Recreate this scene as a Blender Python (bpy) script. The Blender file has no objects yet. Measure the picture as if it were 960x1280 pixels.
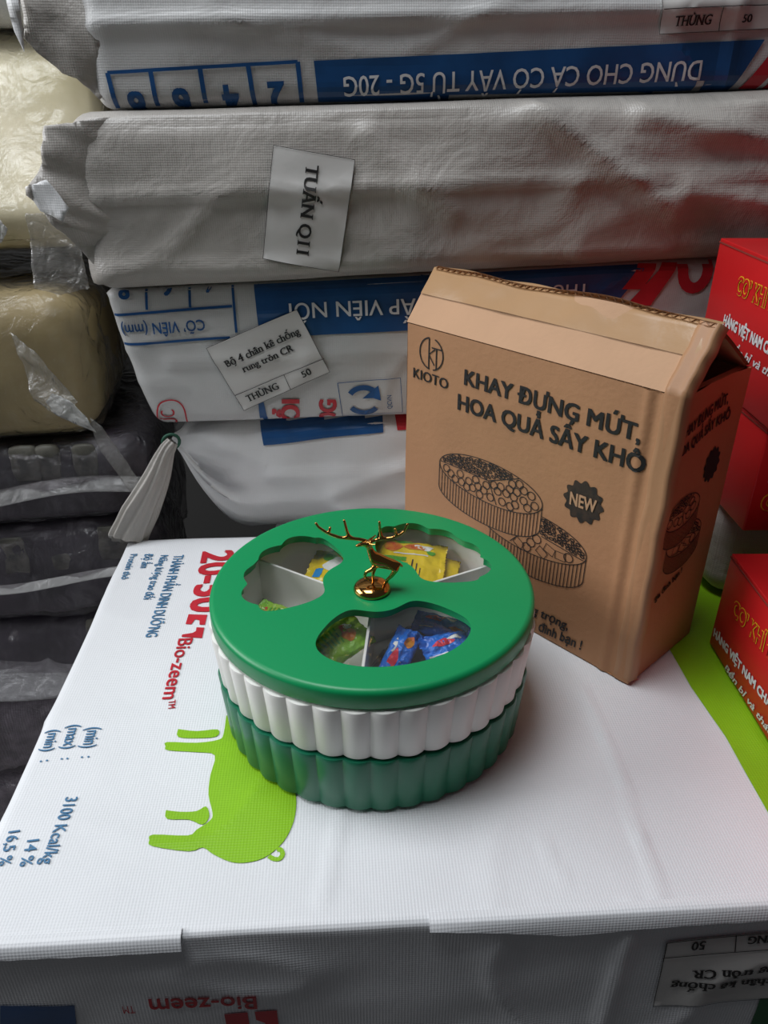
import bpy, bmesh, math, random
from mathutils import Vector, Matrix, noise
from mathutils.bvhtree import BVHTree
from mathutils.geometry import delaunay_2d_cdt
R = math.radians
SC = bpy.context.scene
COL = SC.collection

# ------------------------------------------------------------------ camera
cd = bpy.data.cameras.new('camera'); cam = bpy.data.objects.new('camera', cd); COL.objects.link(cam)
cd.sensor_fit = 'HORIZONTAL'; cd.sensor_width = 36; cd.lens = 36; cd.clip_start = .01
cam.location = (0, 0, .445); cam.rotation_euler = (R(61.5), 0, 0)
SC.camera = cam
# ------------------------------------------------------------------ light
SC.view_settings.view_transform = 'Standard'; SC.view_settings.look = 'None'
SC.view_settings.gamma = 1; SC.view_settings.use_curve_mapping = False
SC.view_settings.exposure = 0.0
wd = bpy.data.worlds.new('dim_daylight'); SC.world = wd; wd.use_nodes = True
bg = wd.node_tree.nodes['Background']; bg.inputs[0].default_value = (.86, .9, 1, 1); bg.inputs[1].default_value = .035
def area(name, loc, target, size, power, color):
    l = bpy.data.lights.new(name, 'AREA'); l.shape = 'RECTANGLE'; l.size, l.size_y = size; l.energy = power; l.color = color
    o = bpy.data.objects.new(name, l); COL.objects.link(o); o.location = loc
    o.rotation_euler = (Vector(target) - Vector(loc)).to_track_quat('-Z', 'Y').to_euler()
    return o
area('skylight', (-.55, .42, 2.2), (-.05, .45, 0), (1.0, 1.0), 31, (.92, .96, 1))
area('side_doorway_daylight', (-2.1, .58, 1.15), (0, .5, 0), (1.4, 1.2), 40, (.95, .97, 1))

# ------------------------------------------------------------------ materials
MATS = {}
def mat(name, col, rough=.5, metal=0, spec=.5, var=0, vscale=8, bump=0, bscale=60, weave=0, wscale=.0021, crinkle=0, cscale=30, coat=0, col2=None):
    if name in MATS: return MATS[name]
    m = bpy.data.materials.new(name); m.use_nodes = True; nt = m.node_tree; N = nt.nodes; L = nt.links
    b = N['Principled BSDF']; b.inputs['Base Color'].default_value = (*col, 1); b.inputs['Roughness'].default_value = rough
    b.inputs['Metallic'].default_value = metal; b.inputs['Specular IOR Level'].default_value = spec; b.inputs['Coat Weight'].default_value = coat
    tc = N.new('ShaderNodeTexCoord')
    if var or col2:
        n = N.new('ShaderNodeTexNoise'); n.inputs['Scale'].default_value = vscale; n.inputs['Detail'].default_value = 6
        L.new(tc.outputs['Object'], n.inputs['Vector'])
        r = N.new('ShaderNodeValToRGB'); r.color_ramp.elements[0].position = .35; r.color_ramp.elements[1].position = .68
        c2 = col2 or tuple(c * (1 - var) for c in col)
        r.color_ramp.elements[0].color = (*c2, 1); r.color_ramp.elements[1].color = (*col, 1)
        L.new(n.outputs['Fac'], r.inputs['Fac']); L.new(r.outputs['Color'], b.inputs['Base Color'])
    last = None
    def addbump(sock, strength, dist):
        nonlocal last
        bn = N.new('ShaderNodeBump'); bn.inputs['Strength'].default_value = strength; bn.inputs['Distance'].default_value = dist
        L.new(sock, bn.inputs['Height'])
        if last: L.new(last.outputs['Normal'], bn.inputs['Normal'])
        last = bn
    if crinkle:
        n = N.new('ShaderNodeTexNoise'); n.inputs['Scale'].default_value = cscale; n.inputs['Detail'].default_value = 5; n.inputs['Distortion'].default_value = .35
        L.new(tc.outputs['Object'], n.inputs['Vector']); addbump(n.outputs['Fac'], crinkle, .01)
    if bump:
        n = N.new('ShaderNodeTexNoise'); n.inputs['Scale'].default_value = bscale; n.inputs['Detail'].default_value = 3
        L.new(tc.outputs['Object'], n.inputs['Vector']); addbump(n.outputs['Fac'], bump, .003)
    if weave:
        prev = None
        for d in 'XYZ':
            w = N.new('ShaderNodeTexWave'); w.bands_direction = d; w.inputs['Scale'].default_value = 2 * math.pi / 20 / wscale
            L.new(tc.outputs['Object'], w.inputs['Vector'])
            if prev is None: prev = w.outputs['Fac']
            else:
                a = N.new('ShaderNodeMath'); a.operation = 'ADD'; L.new(prev, a.inputs[0]); L.new(w.outputs['Fac'], a.inputs[1]); prev = a.outputs[0]
        addbump(prev, weave, .0006)
    if last: L.new(last.outputs['Normal'], b.inputs['Normal'])
    MATS[name] = m; return m

def film(name, tint=(1, 1, 1), haze=.12, rough=.15, crinkle=.4, cscale=25, hazecol=(.8, .8, .78), gloss=1):
    """clear plastic: mostly see-through with glossy crinkles and a little milky haze"""
    if name in MATS: return MATS[name]
    m = bpy.data.materials.new(name); m.use_nodes = True; nt = m.node_tree; N = nt.nodes; L = nt.links
    N.remove(N['Principled BSDF']); out = N['Material Output']
    tr = N.new('ShaderNodeBsdfTransparent'); tr.inputs[0].default_value = (*tint, 1)
    df = N.new('ShaderNodeBsdfDiffuse'); df.inputs[0].default_value = (*hazecol, 1)
    gl = N.new('ShaderNodeBsdfGlossy'); gl.inputs['Roughness'].default_value = rough
    fr = N.new('ShaderNodeLayerWeight'); fr.inputs[0].default_value = .5
    pw = N.new('ShaderNodeMath'); pw.operation = 'POWER'; pw.inputs[1].default_value = 4; L.new(fr.outputs['Facing'], pw.inputs[0])
    fa = N.new('ShaderNodeMath'); fa.operation = 'ADD'; fa.inputs[1].default_value = .04; L.new(pw.outputs[0], fa.inputs[0]); frs = fa
    mx = N.new('ShaderNodeMixShader'); mx2 = N.new('ShaderNodeMixShader')
    mx.inputs[0].default_value = haze
    L.new(tr.outputs[0], mx.inputs[1]); L.new(df.outputs[0], mx.inputs[2])
    ml = N.new('ShaderNodeMath'); ml.operation = 'MULTIPLY'; ml.inputs[1].default_value = gloss
    L.new(frs.outputs[0], ml.inputs[0])
    L.new(ml.outputs[0], mx2.inputs[0]); L.new(mx.outputs[0], mx2.inputs[1]); L.new(gl.outputs[0], mx2.inputs[2])
    if crinkle:
        tc = N.new('ShaderNodeTexCoord')
        n = N.new('ShaderNodeTexNoise'); n.inputs['Scale'].default_value = cscale; n.inputs['Detail'].default_value = 6; n.inputs['Distortion'].default_value = 1.5
        bn = N.new('ShaderNodeBump'); bn.inputs['Strength'].default_value = crinkle; bn.inputs['Distance'].default_value = .01
        L.new(tc.outputs['Object'], n.inputs['Vector']); L.new(n.outputs['Fac'], bn.inputs['Height'])
        for s in (gl, df): L.new(bn.outputs['Normal'], s.inputs['Normal'])
        L.new(bn.outputs['Normal'], fr.inputs['Normal'])
    L.new(mx2.outputs[0], out.inputs['Surface'])
    MATS[name] = m; return m

M_WHITE = mat('white_woven_plastic', (.80, .81, .83), .42, weave=.16, crinkle=.10, cscale=14, var=.05, vscale=5)
M_MID = mat('off_white_woven_plastic', (.60, .595, .585), .42, weave=.14, crinkle=.3, cscale=14, var=.1, vscale=5)
M_GREY = mat('greyish_woven_plastic', (.47, .44, .405), .40, weave=.16, crinkle=.4, cscale=22, var=.14, vscale=5)
M_PALE = mat('pale_woven_plastic', (.70, .70, .70), .40, weave=.12, crinkle=.22, cscale=12, var=.1, vscale=5)
M_BLUE = mat('blue_ink', (.012, .085, .26), .42, var=.25, vscale=30)
M_BLUEGREY = mat('blue_grey_ink', (.07, .20, .36), .5)
M_RED = mat('red_ink', (.58, .02, .035), .45, var=.2, vscale=30)
M_LIME = mat('lime_green_ink', (.27, .56, .012), .4, weave=.16, var=.12, vscale=20)
M_DGREEN = mat('dark_green_ink', (.01, .12, .04), .5)
M_BLACK = mat('black_ink', (.012, .011, .011), .55)
M_BLACKW = mat('worn_black_ink', (.016, .013, .012), .55, col2=(.05, .03, .02), vscale=160)
M_OFFW = mat('white_ink', (.72, .72, .72), .5)
M_YELL = mat('yellow_ink', (.85, .50, .02), .5)
M_PAPER = mat('label_paper', (.60, .585, .56), .55, crinkle=.08, cscale=20)
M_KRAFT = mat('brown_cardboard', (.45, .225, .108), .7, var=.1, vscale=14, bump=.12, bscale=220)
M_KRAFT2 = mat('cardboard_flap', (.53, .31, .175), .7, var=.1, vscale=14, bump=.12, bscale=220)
M_KDARK = mat('cardboard_edge', (.30, .17, .09), .8)
M_TAPE = mat('brown_packing_tape', (.44, .26, .13), .3, spec=.4, crinkle=.10, cscale=30, var=.1, vscale=12)
M_TAPE2 = mat('matt_corner_tape', (.43, .225, .112), .5, crinkle=.1, cscale=30, var=.1, vscale=12)
M_REDBOX = mat('red_printed_cardboard', (.60, .012, .014), .42, var=.12, vscale=8)
M_REDDK = mat('red_cardboard_edge', (.24, .03, .02), .7)
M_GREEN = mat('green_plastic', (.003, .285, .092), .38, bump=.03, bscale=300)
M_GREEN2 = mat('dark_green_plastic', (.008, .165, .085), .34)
M_CREAM = mat('white_plastic', (.88, .86, .82), .35)
M_GOLD = mat('rose_gold_metal', (.66, .34, .10), .12, metal=1)
M_CLEAR = film('clear_window_plastic', (.97, .97, .97), .02, .05, 0)
M_WRAP = film('clear_wrap', (1, 1, 1), .07, .16, .9, 30, (.55, .50, .40))
M_WRAPG = film('grey_wrap', (.92, .9, .92), .10, .18, .9, 30, (.42, .40, .42))
M_TAIL = film('milky_plastic', (1, 1, 1), .55, .25, .6, 30, (.55, .54, .53))
M_FOAM = mat('cream_foam', (.82, .74, .54), .7, col2=(.42, .36, .19), vscale=6, bump=.15, bscale=60)
M_FOAM2 = mat('ochre_foam', (.48, .37, .18), .7, col2=(.22, .17, .08), vscale=7, bump=.15, bscale=60)
M_PURPLE = mat('dark_purple_packs', (.085, .070, .092), .45, col2=(.035, .03, .04), vscale=18, crinkle=.3, cscale=30)
M_STRIPE = mat('grey_purple_weave', (.42, .38, .41), .4, col2=(.16, .14, .16), vscale=30, weave=.5, wscale=.003, crinkle=.3, cscale=30)
M_TAG = mat('pack_end_print', (.20, .19, .155), .5, col2=(.05, .05, .045), vscale=55)
M_FLOOR = mat('concrete', (.10, .095, .09), .85, var=.3, vscale=6, bump=.3)
M_WALL = mat('plaster', (.09, .088, .085), .9, var=.2, vscale=3)

# ------------------------------------------------------------------ object helpers
def mesh_obj(name, bm, material, parent=None, smooth=True):
    me = bpy.data.meshes.new(name); bm.normal_update(); bm.to_mesh(me); bm.free()
    for mm in (material if isinstance(material, (list, tuple)) else [material]): me.materials.append(mm)
    if smooth:
        for p in me.polygons: p.use_smooth = True
    o = bpy.data.objects.new(name, me); COL.objects.link(o)
    if parent: o.parent = parent
    return o
def empty(name, loc, rz=0):
    o = bpy.data.objects.new(name, None); COL.objects.link(o); o.location = loc; o.rotation_euler = (0, 0, rz); o.empty_display_size = .03
    return o
def tag(o, label, cat, group=None):
    o['label'] = label; o['category'] = cat
    if group: o['group'] = group
    return o
def struct(o): o['kind'] = 'structure'; return o
def sharp(o, ang=35):
    for e in o.data.edges: pass
    bm = bmesh.new(); bm.from_mesh(o.data)
    for e in bm.edges:
        if len(e.link_faces) == 2 and e.calc_face_angle(0) > R(ang): e.smooth = False
    bm.to_mesh(o.data); bm.free(); return o
def add_box(bm, lo, hi, bevel=0):
    v = [bm.verts.new((x, y, z)) for x in (lo[0], hi[0]) for y in (lo[1], hi[1]) for z in (lo[2], hi[2])]
    F = [bm.faces.new([v[i] for i in q]) for q in ((0, 1, 3, 2), (4, 6, 7, 5), (0, 4, 5, 1), (2, 3, 7, 6), (0, 2, 6, 4), (1, 5, 7, 3))]
    if bevel:
        es = list({e for f in F for e in f.edges})
        bmesh.ops.bevel(bm, geom=es, offset=bevel, segments=2, affect='EDGES', profile=.5)
def add_lathe(bm, prof, n=96, rfun=None, close=False, z0=0, cx=0, cy=0):
    rings = []
    for k, (r, z) in enumerate(prof):
        ring = []
        for i in range(n):
            a = 2 * math.pi * i / n
            rr = rfun(r, a, k) if rfun else r
            ring.append(bm.verts.new((cx + rr * math.cos(a), cy + rr * math.sin(a), z0 + z)))
        rings.append(ring)
    for a, b in zip(rings, rings[1:] + ([rings[0]] if close else [])):
        for i in range(n): bm.faces.new((a[i], a[(i + 1) % n], b[(i + 1) % n], b[i]))
    return rings
def cap(bm, ring, flip=False): bm.faces.new(ring[::-1] if flip else ring)
def add_tube(bm, pts, rads, n=10, pleat=None, flat=None):
    """tube along pts; pleat=(count, depth) gathers it, flat=(per-point squash)"""
    P = [Vector(p) for p in pts]; rings = []; prev = None
    for k, p in enumerate(P):
        d = ((P[min(k + 1, len(P) - 1)] - P[max(k - 1, 0)])).normalized()
        u = (prev - d * prev.dot(d)).normalized() if prev else d.orthogonal().normalized()
        prev = u; w = d.cross(u); ring = []
        for i in range(n):
            a = 2 * math.pi * i / n; r = rads[k]
            if pleat: r *= 1 + pleat[1] * math.sin(pleat[0] * a + .6 * math.sin(3 * a + k * .3))
            f = flat[k] if flat else 1
            ring.append(bm.verts.new(p + u * r * math.cos(a) + w * r * f * math.sin(a)))
        rings.append(ring)
    for a, b in zip(rings, rings[1:]):
        for i in range(n): bm.faces.new((a[i], a[(i + 1) % n], b[(i + 1) % n], b[i]))
    return rings
def smoothpath(pts, sub=6):
    P = [Vector(p) for p in pts]; out = []
    for i in range(len(P) - 1):
        p0, p1, p2, p3 = P[max(i - 1, 0)], P[i], P[i + 1], P[min(i + 2, len(P) - 1)]
        for s in range(sub):
            t = s / sub
            out.append(.5 * ((2 * p1) + (p2 - p0) * t + (2 * p0 - 5 * p1 + 4 * p2 - p3) * t * t + (3 * p1 - p0 - 3 * p2 + p3) * t ** 3))
    out.append(P[-1]); return out
def lerp_list(vals, sub=6):
    out = []
    for a, b in zip(vals, vals[1:]):
        for s in range(sub): out.append(a + (b - a) * s / sub)
    out.append(vals[-1]); return out

# a soft, creased block: sacks, bales and packs
def soft_box(lx, ly, lz, r=.02, seg=.01, amp=.004, freq=(6, 6, 6), ridge=.003, rfreq=(7, 7, 9), bulge=.006, seed=0, creases=(), shape=None, top=1.0, bottom=.15):
    bm = bmesh.new(); nx, ny, nz = [max(4, round(l / seg)) for l in (lx, ly, lz)]; V = {}
    off = Vector((seed * 13.7, seed * 5.1, seed * 9.3))
    def vert(i, j, k):
        if (i, j, k) in V: return V[(i, j, k)]
        p = Vector(((i / nx - .5) * lx, (j / ny - .5) * ly, (k / nz) * lz)); c = Vector((0, 0, lz / 2))
        h = Vector((lx / 2 - r, ly / 2 - r, lz / 2 - r)); q = p - c
        cl = Vector([max(-h[a], min(h[a], q[a])) for a in range(3)]); dn = (q - cl)
        n = dn.normalized() if dn.length > 1e-9 else Vector((0, 0, 1)); s = cl + n * r + c
        fx = 1 - (2 * (p.x / lx)) ** 2; fy = 1 - (2 * p.y / ly) ** 2; fz = 1 - (2 * p.z / lz - 1) ** 2
        d = bulge * ((fz * fx) if abs(n.y) > .5 else (fz * fy) if abs(n.x) > .5 else fx * fy * .3)
        t = s + off
        d += amp * noise.fractal(Vector((t.x * freq[0], t.y * freq[1], t.z * freq[2])), .8, 2.0, 3)
        w = noise.noise(Vector((t.x * rfreq[0] + t.z * 3, t.y * rfreq[1], t.z * rfreq[2] - t.x * 2)))
        d += ridge * (max(0, 1 - abs(w) * 5)) ** 2
        if n.z > .6: d *= top
        if n.z < -.6: d *= bottom
        for (a, b, ca, cw) in creases:
            A, B = Vector(a), Vector(b); ab = B - A; u = max(0, min(1, (s - A).dot(ab) / ab.length_squared)); dd = (s - (A + ab * u)).length
            d += ca * math.exp(-(dd / cw) ** 2)
        s = s + n * d
        if shape: s = shape(s, p)
        V[(i, j, k)] = bm.verts.new(s); return V[(i, j, k)]
    for i in range(nx):
        for j in range(ny):
            bm.faces.new([vert(i, j, 0), vert(i, j + 1, 0), vert(i + 1, j + 1, 0), vert(i + 1, j, 0)])
            bm.faces.new([vert(i, j, nz), vert(i + 1, j, nz), vert(i + 1, j + 1, nz), vert(i, j + 1, nz)])
        for k in range(nz):
            bm.faces.new([vert(i, 0, k), vert(i + 1, 0, k), vert(i + 1, 0, k + 1), vert(i, 0, k + 1)])
            bm.faces.new([vert(i, ny, k), vert(i, ny, k + 1), vert(i + 1, ny, k + 1), vert(i + 1, ny, k)])
    for j in range(ny):
        for k in range(nz):
            bm.faces.new([vert(0, j, k), vert(0, j, k + 1), vert(0, j + 1, k + 1), vert(0, j + 1, k)])
            bm.faces.new([vert(nx, j, k), vert(nx, j + 1, k), vert(nx, j + 1, k + 1), vert(nx, j, k + 1)])
    return bm

# ------------------------------------------------------------------ printing on surfaces
def text_mesh(txt, bold=0, shear=0, serif=False):
    """triangulated lettering: cap height 1, width 1, left edge at 0; bold thickens it with shifted copies"""
    def make(t):
        c = bpy.data.curves.new('lettering', 'FONT'); c.body = t; c.shear = shear; c.resolution_u = 3
        o = bpy.data.objects.new('lettering', c); COL.objects.link(o)
        dg = bpy.context.evaluated_depsgraph_get(); me = bpy.data.meshes.new_from_object(o.evaluated_get(dg))
        bm = bmesh.new(); bm.from_mesh(me); bpy.data.objects.remove(o); bpy.data.curves.remove(c); bpy.data.meshes.remove(me); return bm
    hb = make('H'); hh = max(v.co.y for v in hb.verts) - min(v.co.y for v in hb.verts); y0 = min(v.co.y for v in hb.verts); hb.free()
    txt = txt.replace('Ơ', 'O\u2019').replace('Ỡ', 'Õ\u2019')      # the horn is set as its own stroke
    bm = make(txt); bmesh.ops.remove_doubles(bm, verts=bm.verts[:], dist=1e-5)
    if serif:
        add = []
        for e in bm.edges:
            a, c = e.verts[0].co, e.verts[1].co
            if len(e.link_faces) != 1 or abs(a.y - c.y) > .002 or not .02 < abs(a.x - c.x) < .32 * hh: continue
            y = (a.y - y0) / hh; cy = (e.link_faces[0].calc_center_median().y - a.y)
            if min(abs(y), abs(y - 1), abs(y - .72), abs(y - 1.06)) < .05: add.append((min(a.x, c.x) - .10 * hh, max(a.x, c.x) + .10 * hh, a.y, a.y + math.copysign(.075 * hh, cy)))
        for x0, x1, ya, yb in add:
            f = bm.faces.new([bm.verts.new(q) for q in ((x0, ya, 0), (x1, ya, 0), (x1, yb, 0), (x0, yb, 0))]); f.normal_update()
            if f.normal.z < 0: f.normal_flip()
    seen = set(); isl = 0
    for v in bm.verts:          # overlapping strokes of one letter must not share a plane
        if v in seen: continue
        todo = [v]; seen.add(v); isl += 1
        while todo:
            w = todo.pop(); w.co.z = .000005 * (isl % 6)
            for e in w.link_edges:
                o = e.other_vert(w)
                if o not in seen: seen.add(o); todo.append(o)
    x0 = min(v.co.x for v in bm.verts); x1 = max(v.co.x for v in bm.verts)
    if bold:
        src = bm.copy(); me = bpy.data.meshes.new('t')
        for kk, (dx, dy) in enumerate(((-1, 0), (1, 0), (.5, 0), (-.5, 0)) if serif else ((-1, -1), (1, 1), (-1, 1), (1, -1), (0, 0), (1, 0), (-1, 0))):
            c = src.copy(); bmesh.ops.translate(c, vec=(dx * bold, dy * bold * .8, 0.00004 * (kk + 1)), verts=c.verts[:]); c.to_mesh(me); c.free(); bm.from_mesh(me)
        src.free(); bpy.data.meshes.remove(me)
    for v in bm.verts: v.co = Vector(((v.co.x - x0) / (x1 - x0), (v.co.y - y0) / hh, v.co.z))
    return bm
class Print:
    """collects flat shapes and lays them on the surface of a target object"""
    def __init__(self, target, normal, step=.006, eps=.0008):
        self.t = target; self.n = Vector(normal).normalized(); self.step = step; self.eps = eps; self.out = bmesh.new()
        bpy.context.view_layer.update()
        self.mw = target.matrix_world.copy(); self.inv = self.mw.inverted()
        b = bmesh.new(); b.from_mesh(target.data); b.transform(self.mw); self.bvh = BVHTree.FromBMesh(b); b.free()
    def frame(self, p0, d):
        d = Vector(d); d = (d - self.n * d.dot(self.n)).normalized(); return Vector(p0), d, self.n.cross(d)
    def lay(self, bm, O, ex, ey, mat_i=0, eps=None):
        """bm is flat in metres along ex, ey"""
        if self.step:
            for ax in (0, 1):
                lo = min(v.co[ax] for v in bm.verts); hi = max(v.co[ax] for v in bm.verts); k = math.ceil(lo / self.step + 1e-6)
                while k * self.step < hi:
                    co = Vector((0, 0, 0)); co[ax] = k * self.step; no = Vector((0, 0, 0)); no[ax] = 1
                    bmesh.ops.bisect_plane(bm, geom=bm.verts[:] + bm.edges[:] + bm.faces[:], plane_co=co, plane_no=no); k += 1
        m = {}
        for v in bm.verts:
            w = O + ex * v.co.x + ey * v.co.y
            h = self.bvh.ray_cast(w + self.n * .06, -self.n, .2)
            if h[0] is not None and h[1].dot(self.n) > .25: m[v.index if False else v] = self.out.verts.new(self.inv @ (h[0] + self.n * ((eps or self.eps) + v.co.z)))
        for f in bm.faces:
            if all(v in m for v in f.verts):
                vs = [m[v] for v in f.verts]
                f.normal_update()
                if f.normal.z < 0: vs.reverse()
                try: nf = self.out.faces.new(vs); nf.material_index = mat_i
                except ValueError: pass
        bm.free()
    def text(self, spec, bold=0, shear=0, mat_i=0, eps=None, serif=False):
        txt, p0, p1, h = spec; O, ex, ey = self.frame(p0, Vector(p1) - Vector(p0)); L = (Vector(p1) - Vector(p0)).length
        bm = text_mesh(txt, bold, shear, serif)
        for v in bm.verts: v.co = Vector((v.co.x * L, v.co.y * h, v.co.z))
        self.lay(bm, O, ex, ey, mat_i, eps)
    def poly(self, pts, mat_i=0, eps=None, smooth=0):
        O, ex, ey = self.frame(pts[0], Vector(pts[1]) - Vector(pts[0])); P = [Vector(p) - O for p in pts]
        q = [Vector((p.dot(ex), p.dot(ey), 0)) for p in P]
        if smooth: q = smoothpath(q + [q[0]], smooth)[:-1]
        m = len(q); vs, _, fs, *_r = delaunay_2d_cdt([Vector((v.x, v.y)) for v in q], [(i, (i + 1) % m) for i in range(m)], [list(range(m))], 1, 1e-7)
        bm = bmesh.new(); V = [bm.verts.new((v.x, v.y, 0)) for v in vs]
        for f in fs:
            try: bm.faces.new([V[i] for i in f])
            except ValueError: pass
        self.lay(bm, O, ex, ey, mat_i, eps)
    def line(self, pts, w, mat_i=0, eps=None, closed=False):
        O, ex, ey = self.frame(pts[0], Vector(pts[1]) - Vector(pts[0])); P = [Vector(p) - O for p in pts]
        bm = bmesh.new(); stroke(bm, [(p.dot(ex), p.dot(ey)) for p in P], w, closed); self.lay(bm, O, ex, ey, mat_i, eps)
    def make(self, name, mats, parent=None, smooth=False): return mesh_obj(name, self.out, mats, parent or self.t, smooth)
def stroke(bm, pts, w, closed=False):
    P = [Vector((p[0], p[1])) for p in pts]; n = len(P); L = []; Rr = []
    for i, p in enumerate(P):
        a = P[i - 1] if (i or closed) else None; b = P[(i + 1) % n] if (i < n - 1 or closed) else None
        d = ((b - p).normalized() if b is not None else Vector((0, 0))) + ((p - a).normalized() if a is not None else Vector((0, 0)))
        d = d.normalized() if d.length > 1e-9 else Vector((1, 0)); nn = Vector((-d.y, d.x)) * w / 2
        L.append(bm.verts.new((p.x + nn.x, p.y + nn.y, 0))); Rr.append(bm.verts.new((p.x - nn.x, p.y - nn.y, 0)))
    for i in range(n if closed else n - 1):
        j = (i + 1) % n; bm.faces.new((L[i], Rr[i], Rr[j], L[j]))
def lp(a, b, t): return tuple(x + (y - x) * t for x, y in zip(a, b))
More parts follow.
